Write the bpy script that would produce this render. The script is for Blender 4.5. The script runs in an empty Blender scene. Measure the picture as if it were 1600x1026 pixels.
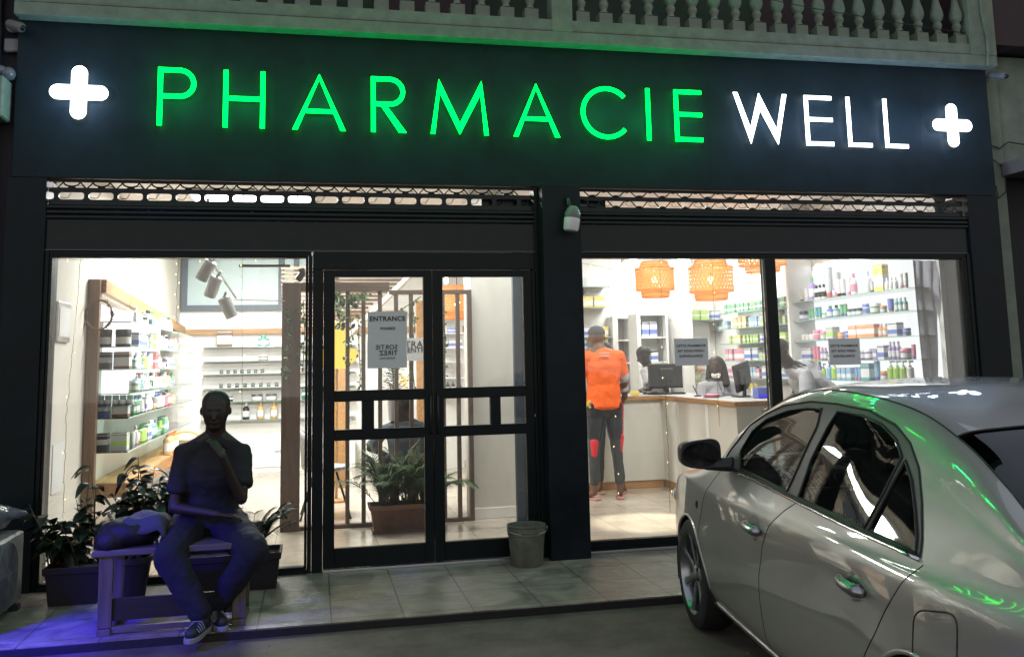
import bpy, math, random
import numpy as np
from mathutils import Vector, Matrix
R = math.radians
random.seed(7)
S = bpy.context.scene
COL = S.collection

# ------------------------------------------------------------------ camera
F_PX, YAW, PITCH, ROLL, PY0 = 1433.83, R(12.2485), R(7.2225), R(-1.24808), 382.02
CAM = Vector((0, -7.0, 1.48))
fw = Vector((math.sin(YAW)*math.cos(PITCH), math.cos(YAW)*math.cos(PITCH), math.sin(PITCH)))
r0 = Vector((math.cos(YAW), -math.sin(YAW), 0)); u0 = r0.cross(fw)
rt = r0*math.cos(ROLL) + u0*math.sin(ROLL); up = -r0*math.sin(ROLL) + u0*math.cos(ROLL)
cd = bpy.data.cameras.new('camera'); cam = bpy.data.objects.new('camera', cd); COL.objects.link(cam)
cam.matrix_world = Matrix(((rt.x, up.x, -fw.x, CAM.x), (rt.y, up.y, -fw.y, CAM.y), (rt.z, up.z, -fw.z, CAM.z), (0, 0, 0, 1)))
cd.sensor_width = 36; cd.sensor_fit = 'HORIZONTAL'; cd.lens = F_PX/1600*36
cd.shift_y = -(513-PY0)/1600.0; cd.clip_end = 500; cd.clip_start = 0.05
S.camera = cam

# ------------------------------------------------------------------ world (night sky with city glow)
W = bpy.data.worlds.new('World'); S.world = W; W.use_nodes = True
nt = W.node_tree; nt.nodes.clear()
wo = nt.nodes.new('ShaderNodeOutputWorld'); bg = nt.nodes.new('ShaderNodeBackground')
tc = nt.nodes.new('ShaderNodeTexCoord'); sx = nt.nodes.new('ShaderNodeSeparateXYZ'); cr = nt.nodes.new('ShaderNodeValToRGB')
nt.links.new(tc.outputs['Generated'], sx.inputs[0]); nt.links.new(sx.outputs['Z'], cr.inputs[0])
cr.color_ramp.elements[0].position = 0.0; cr.color_ramp.elements[0].color = (0.95, 0.88, 0.80, 1)
cr.color_ramp.elements[1].position = 0.55; cr.color_ramp.elements[1].color = (0.42, 0.47, 0.56, 1)
nt.links.new(cr.outputs[0], bg.inputs[0]); bg.inputs[1].default_value = .88
nt.links.new(bg.outputs[0], wo.inputs[0])
S.view_settings.view_transform = 'Standard'; S.view_settings.look = 'None'
S.view_settings.exposure = 0; S.view_settings.gamma = 1
S.cycles.use_denoising = True
try: S.cycles.denoiser = 'OPENIMAGEDENOISE'
except Exception: pass
S.cycles.max_bounces = 8; S.cycles.diffuse_bounces = 4; S.cycles.glossy_bounces = 4
S.cycles.transparent_max_bounces = 20; S.cycles.transmission_bounces = 6
S.cycles.sample_clamp_indirect = 4; S.cycles.caustics_reflective = False; S.cycles.caustics_refractive = False
S.cycles.use_light_tree = True

# pixel helpers: a photo pixel plus a real distance gives the place where a thing stands
def ray(px, py): return fw + rt*((px-800)/F_PX) - up*((py-PY0)/F_PX)
def at(px, py, Y):
    d = ray(px, py); return CAM + d*((Y-CAM.y)/d.y)
def atx(px, py, X):
    d = ray(px, py); return CAM + d*((X-CAM.x)/d.x)
def ag(px, py, z=0.0):
    d = ray(px, py); return CAM + d*((z-CAM.z)/d.z)

# ------------------------------------------------------------------ materials
def newmat(name):
    m = bpy.data.materials.new(name); m.use_nodes = True
    return m, m.node_tree, m.node_tree.nodes['Principled BSDF']
def inp(b, k, v):
    if k in b.inputs: b.inputs[k].default_value = v
def mat(name, col, rough=.5, metal=0., var=0., vscale=6., bump=0., bscale=40., coat=0., em=None, es=0., spec=None, trans=0., sheen=0.):
    m, t, b = newmat(name)
    c = (*col, 1) if len(col) == 3 else col
    inp(b, 'Base Color', c); inp(b, 'Roughness', rough); inp(b, 'Metallic', metal)
    if coat: inp(b, 'Coat Weight', coat); inp(b, 'Coat Roughness', .04)
    if spec is not None: inp(b, 'Specular IOR Level', spec)
    if sheen: inp(b, 'Sheen Weight', sheen)
    if em: inp(b, 'Emission Color', (*em, 1)); inp(b, 'Emission Strength', es)
    if trans: inp(b, 'Transmission Weight', trans)
    if var or bump:
        tcn = t.nodes.new('ShaderNodeTexCoord')
    if var:
        n = t.nodes.new('ShaderNodeTexNoise'); n.inputs['Scale'].default_value = vscale; n.inputs['Detail'].default_value = 6
        n.inputs['Roughness'].default_value = .65
        t.links.new(tcn.outputs['Object'], n.inputs['Vector'])
        rp = t.nodes.new('ShaderNodeValToRGB')
        rp.color_ramp.elements[0].position = .3; rp.color_ramp.elements[1].position = .7
        rp.color_ramp.elements[0].color = tuple(x*(1-var) for x in c[:3]) + (1,)
        rp.color_ramp.elements[1].color = tuple(min(1, x*(1+var)) for x in c[:3]) + (1,)
        t.links.new(n.outputs[0], rp.inputs[0]); t.links.new(rp.outputs[0], b.inputs['Base Color'])
        mr = t.nodes.new('ShaderNodeMapRange'); mr.inputs[3].default_value = max(.02, rough*.8); mr.inputs[4].default_value = min(1, rough*1.25)
        t.links.new(n.outputs[0], mr.inputs[0]); t.links.new(mr.outputs[0], b.inputs['Roughness'])
    if bump:
        n2 = t.nodes.new('ShaderNodeTexNoise'); n2.inputs['Scale'].default_value = bscale; n2.inputs['Detail'].default_value = 5
        t.links.new(tcn.outputs['Object'], n2.inputs['Vector'])
        bp = t.nodes.new('ShaderNodeBump'); bp.inputs['Strength'].default_value = bump; bp.inputs['Distance'].default_value = .01
        t.links.new(n2.outputs[0], bp.inputs['Height']); t.links.new(bp.outputs[0], b.inputs['Normal'])
    return m
def glassmat(name, tint=(1, 1, 1), refl=.06, rough=.02, smear=0.):
    m = bpy.data.materials.new(name); m.use_nodes = True; t = m.node_tree; t.nodes.clear()
    o = t.nodes.new('ShaderNodeOutputMaterial'); mx = t.nodes.new('ShaderNodeMixShader')
    tr = t.nodes.new('ShaderNodeBsdfTransparent'); tr.inputs[0].default_value = (*tint, 1)
    gl = t.nodes.new('ShaderNodeBsdfGlossy'); gl.inputs['Roughness'].default_value = rough
    fr = t.nodes.new('ShaderNodeFresnel'); fr.inputs[0].default_value = 1.5
    mu = t.nodes.new('ShaderNodeMath'); mu.operation = 'MULTIPLY'; mu.inputs[1].default_value = refl/.04
    mu.use_clamp = True
    t.links.new(fr.outputs[0], mu.inputs[0]); t.links.new(mu.outputs[0], mx.inputs[0])
    t.links.new(tr.outputs[0], mx.inputs[1]); t.links.new(gl.outputs[0], mx.inputs[2])
    if smear:
        df = t.nodes.new('ShaderNodeBsdfDiffuse'); df.inputs[0].default_value = (.8, .8, .78, 1)
        m2 = t.nodes.new('ShaderNodeMixShader'); n = t.nodes.new('ShaderNodeTexNoise'); n.inputs['Scale'].default_value = 1.6
        n.inputs['Detail'].default_value = 8; tcn = t.nodes.new('ShaderNodeTexCoord')
        mp = t.nodes.new('ShaderNodeMapping'); mp.inputs['Scale'].default_value = (2.5, 1, .7)
        t.links.new(tcn.outputs['Object'], mp.inputs[0]); t.links.new(mp.outputs[0], n.inputs['Vector'])
        mr = t.nodes.new('ShaderNodeMapRange'); mr.inputs[1].default_value = .45; mr.inputs[2].default_value = .8
        mr.inputs[3].default_value = 0.01; mr.inputs[4].default_value = smear
        t.links.new(n.outputs[0], mr.inputs[0]); t.links.new(mr.outputs[0], m2.inputs[0])
        t.links.new(mx.outputs[0], m2.inputs[1]); t.links.new(df.outputs[0], m2.inputs[2]); t.links.new(m2.outputs[0], o.inputs[0])
    else:
        t.links.new(mx.outputs[0], o.inputs[0])
    return m
def emit(name, col, st):
    m = bpy.data.materials.new(name); m.use_nodes = True; t = m.node_tree; t.nodes.clear()
    o = t.nodes.new('ShaderNodeOutputMaterial'); e = t.nodes.new('ShaderNodeEmission')
    e.inputs[0].default_value = (*col, 1); e.inputs[1].default_value = st
    t.links.new(e.outputs[0], o.inputs[0]); return m
def tilemat(name, col, grout, size, ox, oy, rough=.35, bump=.25, var=.25, mort=.012):
    m, t, b = newmat(name)
    g = t.nodes.new('ShaderNodeTexCoord'); mp = t.nodes.new('ShaderNodeMapping')
    mp.inputs['Location'].default_value = (-ox/size, -oy/size, 0); mp.inputs['Scale'].default_value = (1/size, 1/size, 1)
    t.links.new(g.outputs['Object'], mp.inputs[0])
    br = t.nodes.new('ShaderNodeTexBrick'); br.offset = 0; br.inputs['Scale'].default_value = 1
    br.inputs['Brick Width'].default_value = 1; br.inputs['Row Height'].default_value = 1
    br.inputs['Mortar Size'].default_value = mort; br.inputs['Mortar Smooth'].default_value = .1; br.inputs['Bias'].default_value = 0
    br.inputs['Color1'].default_value = (*col, 1); br.inputs['Color2'].default_value = (*[x*.84 for x in col], 1)
    br.inputs['Mortar'].default_value = (*grout, 1)
    t.links.new(mp.outputs[0], br.inputs['Vector'])
    n = t.nodes.new('ShaderNodeTexNoise'); n.inputs['Scale'].default_value = 3.5; n.inputs['Detail'].default_value = 8
    n.inputs['Distortion'].default_value = 1.2; t.links.new(g.outputs['Object'], n.inputs['Vector'])
    mr = t.nodes.new('ShaderNodeMapRange'); mr.inputs[1].default_value = .3; mr.inputs[2].default_value = .7
    mr.inputs[3].default_value = 1-var; mr.inputs[4].default_value = 1+var*.4
    t.links.new(n.outputs[0], mr.inputs[0])
    mx = t.nodes.new('ShaderNodeMix'); mx.data_type = 'RGBA'; mx.blend_type = 'MULTIPLY'; mx.inputs[0].default_value = 1
    t.links.new(br.outputs['Color'], mx.inputs[6]); t.links.new(mr.outputs[0], mx.inputs[7]); t.links.new(mx.outputs[2], b.inputs['Base Color'])
    r2 = t.nodes.new('ShaderNodeMapRange'); r2.inputs[3].default_value = rough*.7; r2.inputs[4].default_value = rough*1.6
    t.links.new(n.outputs[0], r2.inputs[0]); t.links.new(r2.outputs[0], b.inputs['Roughness'])
    n3 = t.nodes.new('ShaderNodeTexNoise'); n3.inputs['Scale'].default_value = 9; n3.inputs['Detail'].default_value = 6; n3.inputs['Distortion'].default_value = 2
    t.links.new(g.outputs['Object'], n3.inputs['Vector'])
    ad = t.nodes.new('ShaderNodeMath'); ad.operation = 'SUBTRACT'; t.links.new(n3.outputs[0], ad.inputs[0]); t.links.new(br.outputs['Fac'], ad.inputs[1])
    bp = t.nodes.new('ShaderNodeBump'); bp.inputs['Strength'].default_value = bump; bp.inputs['Distance'].default_value = .01
    t.links.new(ad.outputs[0], bp.inputs['Height']); t.links.new(bp.outputs[0], b.inputs['Normal'])
    return m
def woodmat(name, col, axis=2, rough=.5, dark=.6):
    m, t, b = newmat(name); g = t.nodes.new('ShaderNodeTexCoord'); mp = t.nodes.new('ShaderNodeMapping')
    sc = [14, 14, 14]; sc[axis] = 1.2; mp.inputs['Scale'].default_value = sc
    t.links.new(g.outputs['Object'], mp.inputs[0]); n = t.nodes.new('ShaderNodeTexNoise'); n.inputs['Scale'].default_value = 2.2
    n.inputs['Detail'].default_value = 6; n.inputs['Distortion'].default_value = .8; t.links.new(mp.outputs[0], n.inputs['Vector'])
    rp = t.nodes.new('ShaderNodeValToRGB'); rp.color_ramp.elements[0].position = .3; rp.color_ramp.elements[1].position = .7
    rp.color_ramp.elements[0].color = (*[x*dark for x in col], 1); rp.color_ramp.elements[1].color = (*col, 1)
    t.links.new(n.outputs[0], rp.inputs[0]); t.links.new(rp.outputs[0], b.inputs['Base Color']); inp(b, 'Roughness', rough)
    bp = t.nodes.new('ShaderNodeBump'); bp.inputs['Strength'].default_value = .2; bp.inputs['Distance'].default_value = .004
    t.links.new(n.outputs[0], bp.inputs['Height']); t.links.new(bp.outputs[0], b.inputs['Normal'])
    return m
def cartonmat(name, a, b_, seed):
    m, t, b = newmat(name); g = t.nodes.new('ShaderNodeTexCoord'); s = t.nodes.new('ShaderNodeSeparateXYZ')
    t.links.new(g.outputs['Generated'], s.inputs[0]); rp = t.nodes.new('ShaderNodeValToRGB'); rp.color_ramp.interpolation = 'CONSTANT'
    e = rp.color_ramp.elements; e[0].position = 0; e[0].color = (*a, 1); e[1].position = .18+.1*(seed % 3); e[1].color = (*b_, 1)
    x = e.new(.5+.06*(seed % 4)); x.color = (*a, 1); x = e.new(.86); x.color = (*[q*.6 for q in b_], 1); x = e.new(.93); x.color = (*a, 1)
    t.links.new(s.outputs['Z'], rp.inputs[0])
    n = t.nodes.new('ShaderNodeTexVoronoi'); n.inputs['Scale'].default_value = 9+seed; t.links.new(g.outputs['Generated'], n.inputs['Vector'])
    c = t.nodes.new('ShaderNodeMath'); c.operation = 'LESS_THAN'; c.inputs[1].default_value = .22; t.links.new(n.outputs['Distance'], c.inputs[0])
    mx = t.nodes.new('ShaderNodeMix'); mx.data_type = 'RGBA'; mx.inputs[7].default_value = (*[.5*q+.1 for q in b_], 1)
    cm = t.nodes.new('ShaderNodeMath'); cm.operation = 'MULTIPLY'; cm.inputs[1].default_value = .6; t.links.new(c.outputs[0], cm.inputs[0])
    t.links.new(cm.outputs[0], mx.inputs[0]); t.links.new(rp.outputs[0], mx.inputs[6]); t.links.new(mx.outputs[2], b.inputs['Base Color'])
    inp(b, 'Roughness', .35); return m

M = {}
M['black'] = mat('black_cladding', (.008, .013, .016), .45, spec=.18, var=.4, vscale=3, bump=.05, bscale=60)
M['panel'] = mat('sign_panel_paint', (.010, .022, .026), .5, spec=.15, var=.3, vscale=2)
M['shutter'] = mat('black_shutter_paint', (.008, .013, .015), .24, spec=.25, var=.2, vscale=8)
M['frame'] = mat('black_window_frame', (.006, .010, .011), .35, spec=.2, var=.2, vscale=10)
M['plaster'] = mat('white_plaster', (.84, .835, .81), .8, var=.03, vscale=2, bump=.1, bscale=30)
M['plasterleft'] = mat('cream_wall_paint', (.62, .595, .54), .8, var=.04, vscale=2, bump=.1, bscale=30)
M['plasterw'] = mat('warm_white_plaster', (.66, .64, .58), .8, var=.03, vscale=2, bump=.1, bscale=30)
M['balcony'] = mat('weathered_greenlit_paint', (.19, .24, .185), .8, var=.22, vscale=9, bump=.35, bscale=45)  # green light of the letters is put into this base colour
M['balconywall'] = mat('greenlit_dark_plaster', (.022, .045, .028), .8, var=.5, vscale=2)  # the sign's green glow on the wall is mixed into the plaster colour
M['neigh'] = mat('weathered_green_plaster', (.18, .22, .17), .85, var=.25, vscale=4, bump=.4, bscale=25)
M['maroon'] = mat('maroon_paint', (.035, .02, .024), .7, var=.3, vscale=5)
M['pinkish'] = mat('faded_pink_concrete', (.13, .11, .10), .8, var=.2, vscale=6)
M['neighdark'] = mat('dark_neighbour_wall_and_opening', (.012, .013, .018), .7, var=.35, vscale=4, bump=.3, bscale=30)
M['glass'] = glassmat('window_glass', (.97, .985, .975), .05, smear=.08)
M['shelfglass'] = glassmat('shelf_glass', (.86, .94, .91), .08)
M['shelfedge'] = mat('glass_edge_green', (.25, .42, .36), .15, spec=.8)
M['wood'] = woodmat('honey_wood', (.46, .25, .10), 1)
M['woodx'] = woodmat('honey_wood_across', (.50, .28, .12), 0)
M['woodpost'] = woodmat('brown_wood_post', (.25, .15, .09), 2)
M['slat'] = woodmat('brown_slat_wood', (.15, .10, .075), 2)
M['slatx'] = woodmat('brown_slat_wood_across', (.15, .10, .075), 0)
M['bench'] = woodmat('raw_bench_wood', (.15, .12, .08), 2)
M['benchx'] = woodmat('raw_bench_wood_across', (.16, .135, .11), 0)
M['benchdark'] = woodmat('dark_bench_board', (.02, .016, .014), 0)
M['white'] = mat('white_lacquer', (.80, .80, .78), .35)
M['grey'] = mat('grey_laminate', (.40, .40, .40), .5)
M['greyfabric'] = mat('grey_lilac_cloth', (.33, .33, .39), .8, var=.08, vscale=12, bump=.3, bscale=20)
M['metal'] = mat('brushed_metal', (.6, .6, .6), .3, 1)
M['bluegrey'] = mat('blue_grey_frame', (.075, .10, .13), .45, var=.15)
M['paleblue'] = mat('pale_blue_board', (.47, .60, .62), .35, var=.06, vscale=2)
M['paper'] = mat('white_paper', (.66, .67, .68), .8, var=.03, vscale=20)
M['ink'] = mat('black_ink', (.02, .02, .02), .7)
M['plastic_black'] = mat('black_plastic', (.015, .015, .017), .35)
M['screen'] = mat('dark_screen', (.01, .012, .015), .12)
M['terracotta'] = mat('terracotta', (.20, .105, .08), .75, var=.2, vscale=18, bump=.3, bscale=60)
M['potdark'] = mat('dark_plastic_pot', (.014, .010, .013), .55, var=.2)
M['pot_orange'] = mat('orange_clay_pot', (.42, .13, .05), .7, var=.2)
M['soil'] = mat('soil', (.04, .03, .02), .95, bump=.8, bscale=60)
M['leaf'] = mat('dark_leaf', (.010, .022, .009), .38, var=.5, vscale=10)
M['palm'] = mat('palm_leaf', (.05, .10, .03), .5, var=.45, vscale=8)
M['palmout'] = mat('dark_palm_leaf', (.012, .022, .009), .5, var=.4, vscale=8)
M['ivy'] = mat('ivy_leaf', (.05, .10, .025), .6, var=.5, vscale=20)
M['stem'] = mat('plant_stem', (.08, .08, .035), .7, var=.3)
M['twig'] = mat('dry_twig', (.20, .12, .07), .8, var=.3)
M['bucket'] = mat('dirty_bucket_plastic', (.13, .135, .10), .6, var=.4, vscale=9, bump=.1)
M['acbody'] = mat('aged_white_enamel', (.17, .17, .165), .45, var=.12, vscale=8)
M['acdark'] = mat('dark_grille', (.02, .02, .025), .5)
M['bagplastic'] = mat('translucent_plastic_bag', (.13, .14, .155), .25, var=.3, vscale=12, bump=.8, bscale=14)
M['cushion'] = mat('dark_nylon', (.004, .004, .006), .6, bump=.4, bscale=30)
M['cloth'] = mat('pale_grey_cloth', (.06, .065, .08), .9, bump=.5, bscale=30)
M['skin'] = mat('dark_skin', (.045, .025, .018), .5, var=.15, vscale=14, bump=.06, bscale=90)
M['skin_shaded'] = mat('shaded_dark_skin', (.028, .017, .012), .5, var=.15, vscale=14)  # darker skin copy; the shade on the backlit man is in the colour
M['skin2'] = mat('brown_skin', (.15, .075, .045), .5, var=.12, vscale=14, bump=.06, bscale=90)
M['hair'] = mat('black_hair', (.012, .010, .010), .55, bump=.7, bscale=120)
M['eye'] = mat('eye_dark', (.06, .05, .045), .25)
M['navy'] = mat('dark_grey_tee', (.015, .016, .020), .9, var=.15, vscale=8, bump=.5, bscale=14)
M['jean'] = mat('dark_trousers', (.010, .011, .018), .9, var=.2, vscale=9, bump=.5, bscale=16)
M['orange'] = mat('orange_jersey', (.85, .125, .01), .7, var=.06, vscale=6, bump=.5, bscale=10)
M['whitecoat'] = mat('white_uniform_cotton', (.42, .42, .44), .85, var=.05, vscale=7, bump=.5, bscale=12)
M['charcoal'] = mat('charcoal_leggings', (.045, .048, .052), .8, var=.1, bump=.3, bscale=20)
M['red'] = mat('red_fabric', (.62, .02, .03), .7)
M['greyblue'] = mat('grey_blue_shirt', (.10, .12, .15), .85, var=.15, vscale=8, bump=.4, bscale=14)
M['pinkrubber'] = mat('pink_rubber', (.45, .22, .18), .6)
M['capgrey'] = mat('grey_cap', (.07, .075, .085), .8, var=.1)
M['yellowprint'] = mat('yellow_print', (.75, .50, .05), .6)
M['shoe'] = mat('black_trainer', (.02, .022, .022), .5)
M['sole'] = mat('pale_sole', (.28, .29, .28), .6)
M['rubber'] = mat('tyre_rubber', (.018, .018, .018), .7, var=.2, vscale=20, bump=.1)
M['trim'] = mat('grey_door_frame_trim', (.12, .11, .105), .42, var=.1, vscale=30)
M['seal'] = mat('black_rubber_seal', (.008, .008, .008), .45)
M['chrome'] = mat('chrome', (.75, .75, .75), .10, 1)
M['rim'] = mat('silver_alloy', (.42, .43, .45), .28, 1, var=.08)
M['carint'] = mat('dark_grey_car_interior', (.045, .045, .045), .8, var=.2)
M['carlight'] = mat('clear_lamp_lens', (.5, .5, .5), .1, coat=1)
M['carred'] = mat('red_lamp_lens', (.35, .01, .01), .12, coat=1)
M['carglass'] = glassmat('tinted_car_glass', (.60, .66, .62), .07)
M['carglassrear'] = glassmat('dark_rear_glass', (.06, .075, .075), .045)
M['road'] = mat('worn_road_concrete', (.125, .10, .078), .75, var=.5, vscale=3.2, bump=1., bscale=11)
M['kerbgrit'] = mat('road_grit', (.16, .13, .10), .9, var=.5, vscale=30)
M['kerb'] = mat('kerb_concrete', (.018, .017, .016), .85, var=.3, bump=.5)
M['step'] = tilemat('slate_look_tiles', (.37, .315, .25), (.16, .135, .11), .42, .11, -.84, .32, .7, .5)
M['floor'] = tilemat('polished_floor_tiles', (.52, .45, .36), (.27, .23, .19), .42, .11, -.84, .16, .08, .12, .01)
# car paint
m, t, b = newmat('champagne_silver_paint')
inp(b, 'Base Color', (.42, .405, .375, 1)); inp(b, 'Metallic', .45); inp(b, 'Roughness', .36); inp(b, 'Coat IOR', 1.75); inp(b, 'Coat Weight', 1.); inp(b, 'Coat Roughness', .03)
g = t.nodes.new('ShaderNodeTexCoord'); n = t.nodes.new('ShaderNodeTexNoise'); n.inputs['Scale'].default_value = 900
t.links.new(g.outputs['Object'], n.inputs['Vector']); bp = t.nodes.new('ShaderNodeBump'); bp.inputs['Strength'].default_value = .12; bp.inputs['Distance'].default_value = .0006
t.links.new(n.outputs[0], bp.inputs['Height']); t.links.new(bp.outputs[0], b.inputs['Normal'])
n2 = t.nodes.new('ShaderNodeTexNoise'); n2.inputs['Scale'].default_value = 3; t.links.new(g.outputs['Object'], n2.inputs['Vector'])
mr = t.nodes.new('ShaderNodeMapRange'); mr.inputs[3].default_value = .005; mr.inputs[4].default_value = .03
t.links.new(n2.outputs[0], mr.inputs[0]); t.links.new(mr.outputs[0], b.inputs['Coat Roughness'])
M['paint'] = m
M['led_green'] = emit('green_led_face', (0.0, 1.0, .035), 8)
M['halo_green_back'] = emit('green_added_halo', (0.0, 1.0, .25), 4)  # added glow behind the letters, standing in for lens glare
M['led_white'] = emit('white_led_face', (.9, .95, 1.0), 6)
M['halo_white_back'] = emit('white_added_halo', (.45, .60, 1.0), 4)
M['bulb'] = emit('warm_fairy_bulb', (1.0, .72, .30), 5)
M['lampbulb'] = emit('lamp_bulb', (1.0, .75, .35), 14)
M['ceillight'] = emit('ceiling_panel', (1.0, .97, .92), 7)
M['glowback'] = emit('added_shelf_glow', (.96, .98, 1.0), 1.2)  # glow added to the shelf backs to make them blown out
M['glowback2'] = emit('bright_added_shelf_glow', (.96, .98, 1.0), 1.8)
M['striplight'] = emit('shelf_led_strip', (.95, .98, 1.0), 8)
M['yellowlamp'] = emit('yellow_lamp_shade', (1.0, .62, .12), 1.5)
M['blueled'] = emit('blue_led', (.1, .05, 1.0), 1.2)
# wicker shade: woven, lets light through and glows from the bulb behind it
m, t, b = newmat('woven_bamboo'); inp(b, 'Base Color', (.85, .48, .18, 1)); inp(b, 'Roughness', .7)
g = t.nodes.new('ShaderNodeTexCoord')
o = t.nodes['Material Output']; tl = t.nodes.new('ShaderNodeBsdfTranslucent'); tl.inputs[0].default_value = (1.0, .60, .25, 1)
mx = t.nodes.new('ShaderNodeMixShader'); mx.inputs[0].default_value = .6; t.links.new(b.outputs[0], mx.inputs[1]); t.links.new(tl.outputs[0], mx.inputs[2])
t.links.new(mx.outputs[0], o.inputs[0]); M['wicker'] = m

# ------------------------------------------------------------------ mesh builder
class MB:
    def __init__(s): s.v = []; s.f = []
    def add(s, vs, fs):
        n = len(s.v); s.v += [tuple(v) for v in vs]; s.f += [tuple(n+i for i in f) for f in fs]; return s
    def box(s, a, b, rz=0, c=None):
        (x0, y0, z0), (x1, y1, z1) = a, b
        vs = [Vector((x, y, z)) for z in (z0, z1) for x, y in ((x0, y0), (x1, y0), (x1, y1), (x0, y1))]
        if rz:
            c = Vector(c) if c else Vector(((x0+x1)/2, (y0+y1)/2, 0)); q = Matrix.Rotation(rz, 3, 'Z'); vs = [q @ (v-c)+c for v in vs]
        return s.add(vs, [(0, 3, 2, 1), (4, 5, 6, 7), (0, 1, 5, 4), (1, 2, 6, 5), (2, 3, 7, 6), (3, 0, 4, 7)])
    def rbox(s, a, b, r=.01):      # box with chamfered edges
        (x0, y0, z0), (x1, y1, z1) = a, b; vs = []
        for z, k in ((z0, r), (z0+r, 0), (z1-r, 0), (z1, r)):
            for x, y in ((x0+r+k*.6, y0+k), (x1-r-k*.6, y0+k), (x1-k, y0+r+k*.6), (x1-k, y1-r-k*.6), (x1-r-k*.6, y1-k), (x0+r+k*.6, y1-k), (x0+k, y1-r-k*.6), (x0+k, y0+r+k*.6)):
                vs.append((x, y, z))
        fs = [tuple(range(7, -1, -1)), tuple(range(24, 32))]
        for j in range(3):
            for i in range(8): fs.append((j*8+i, j*8+(i+1) % 8, j*8+8+(i+1) % 8, j*8+8+i))
        return s.add(vs, fs)
    def bar(s, p, q, w, d, upv=(0, 0, 1)):
        p, q = Vector(p), Vector(q); a = (q-p).normalized(); u = a.cross(Vector(upv))
        if u.length < 1e-4: u = a.cross(Vector((1, 0, 0)))
        u.normalize(); v = u.cross(a).normalized(); vs = []
        for c in (p, q):
            for i, j in ((-1, -1), (1, -1), (1, 1), (-1, 1)): vs.append(c+u*i*w/2+v*j*d/2)
        return s.add(vs, [(0, 1, 2, 3), (7, 6, 5, 4), (0, 4, 5, 1), (1, 5, 6, 2), (2, 6, 7, 3), (3, 7, 4, 0)])
    def tube(s, pts, r, n=6, close=False):
        pts = [Vector(p) for p in pts]; rs = r if isinstance(r, (list, tuple)) else [r]*len(pts); L = len(pts); rings = []
        last = None; vs = []
        for i, p in enumerate(pts):
            a = (pts[min(i+1, L-1)]-pts[max(i-1, 0)]) if not close else (pts[(i+1) % L]-pts[i-1])
            if a.length < 1e-9: a = Vector((0, 0, 1))
            a.normalize(); u = last - a*last.dot(a) if last is not None else a.orthogonal()
            if u.length < 1e-6: u = a.orthogonal()
            u.normalize(); last = u; v = a.cross(u)
            for k in range(n):
                th = 2*math.pi*k/n; vs.append(p+(u*math.cos(th)+v*math.sin(th))*rs[i])
        fs = []
        for i in range(L if close else L-1):
            j = (i+1) % L
            for k in range(n): fs.append((i*n+k, i*n+(k+1) % n, j*n+(k+1) % n, j*n+k))
        if not close: fs += [tuple(range(n-1, -1, -1)), tuple((L-1)*n+k for k in range(n))]
        return s.add(vs, fs)
    def lathe(s, prof, c=(0, 0, 0), n=24, axis='z', caps=True, sx=1, sy=1):
        c = Vector(c); vs = []
        for r, z in prof:
            for k in range(n):
                th = 2*math.pi*k/n; x, y = r*math.cos(th)*sx, r*math.sin(th)*sy
                vs.append(c+(Vector((x, y, z)) if axis == 'z' else Vector((x, z, y)) if axis == 'y' else Vector((z, x, y))))
        L = len(prof); fs = []
        for i in range(L-1):
            for k in range(n): fs.append((i*n+k, i*n+(k+1) % n, (i+1)*n+(k+1) % n, (i+1)*n+k))
        if caps:
            if prof[0][0] > 1e-5: fs.append(tuple(range(n-1, -1, -1)))
            if prof[-1][0] > 1e-5: fs.append(tuple((L-1)*n+k for k in range(n)))
        return s.add(vs, fs)
    def prism(s, pts, y0, y1, plane='xz'):      # polygon in a plane, extruded
        n = len(pts); vs = []
        for y in (y0, y1):
            for a, b in pts: vs.append((a, y, b) if plane == 'xz' else (y, a, b) if plane == 'yz' else (a, b, y))
        fs = [tuple(range(n)), tuple(range(2*n-1, n-1, -1))] + [(i, n+i, n+(i+1) % n, (i+1) % n) for i in range(n)]
        return s.add(vs, fs)
    def cap(s, p0, p1, r0, r1, ax=None, fl=1., n=14, e0=1., e1=1.):  # tapered rounded limb, optionally flattened
        p0, p1 = Vector(p0), Vector(p1); a = p1-p0
        if a.length < 1e-6: a = Vector((0, 0, 1))*1e-4
        d = a.length; a.normalize(); u = Vector(ax) if ax is not None else a.orthogonal(); u = (u-a*u.dot(a))
        if u.length < 1e-5: u = a.orthogonal()
        u.normalize(); v = a.cross(u); rings = []
        for k in range(5): th = -math.pi/2+math.pi/2*k/4*.98; rings.append((p0+a*math.sin(th)*r0*fl**.5*e0, math.cos(th)*r0))
        for k in range(5): th = math.pi/2*(k+.08)/4.08; rings.append((p1+a*math.sin(th)*r1*fl**.5*e1, math.cos(th)*r1))
        vs = []
        for c, r in rings:
            for k in range(n): th = 2*math.pi*k/n; vs.append(c+u*math.cos(th)*r+v*math.sin(th)*r*fl)
        L = len(rings); fs = []
        for i in range(L-1):
            for k in range(n): fs.append((i*n+k, i*n+(k+1) % n, (i+1)*n+(k+1) % n, (i+1)*n+k))
        fs += [tuple(range(n-1, -1, -1)), tuple((L-1)*n+k for k in range(n))]
        return s.add(vs, fs)
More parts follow.
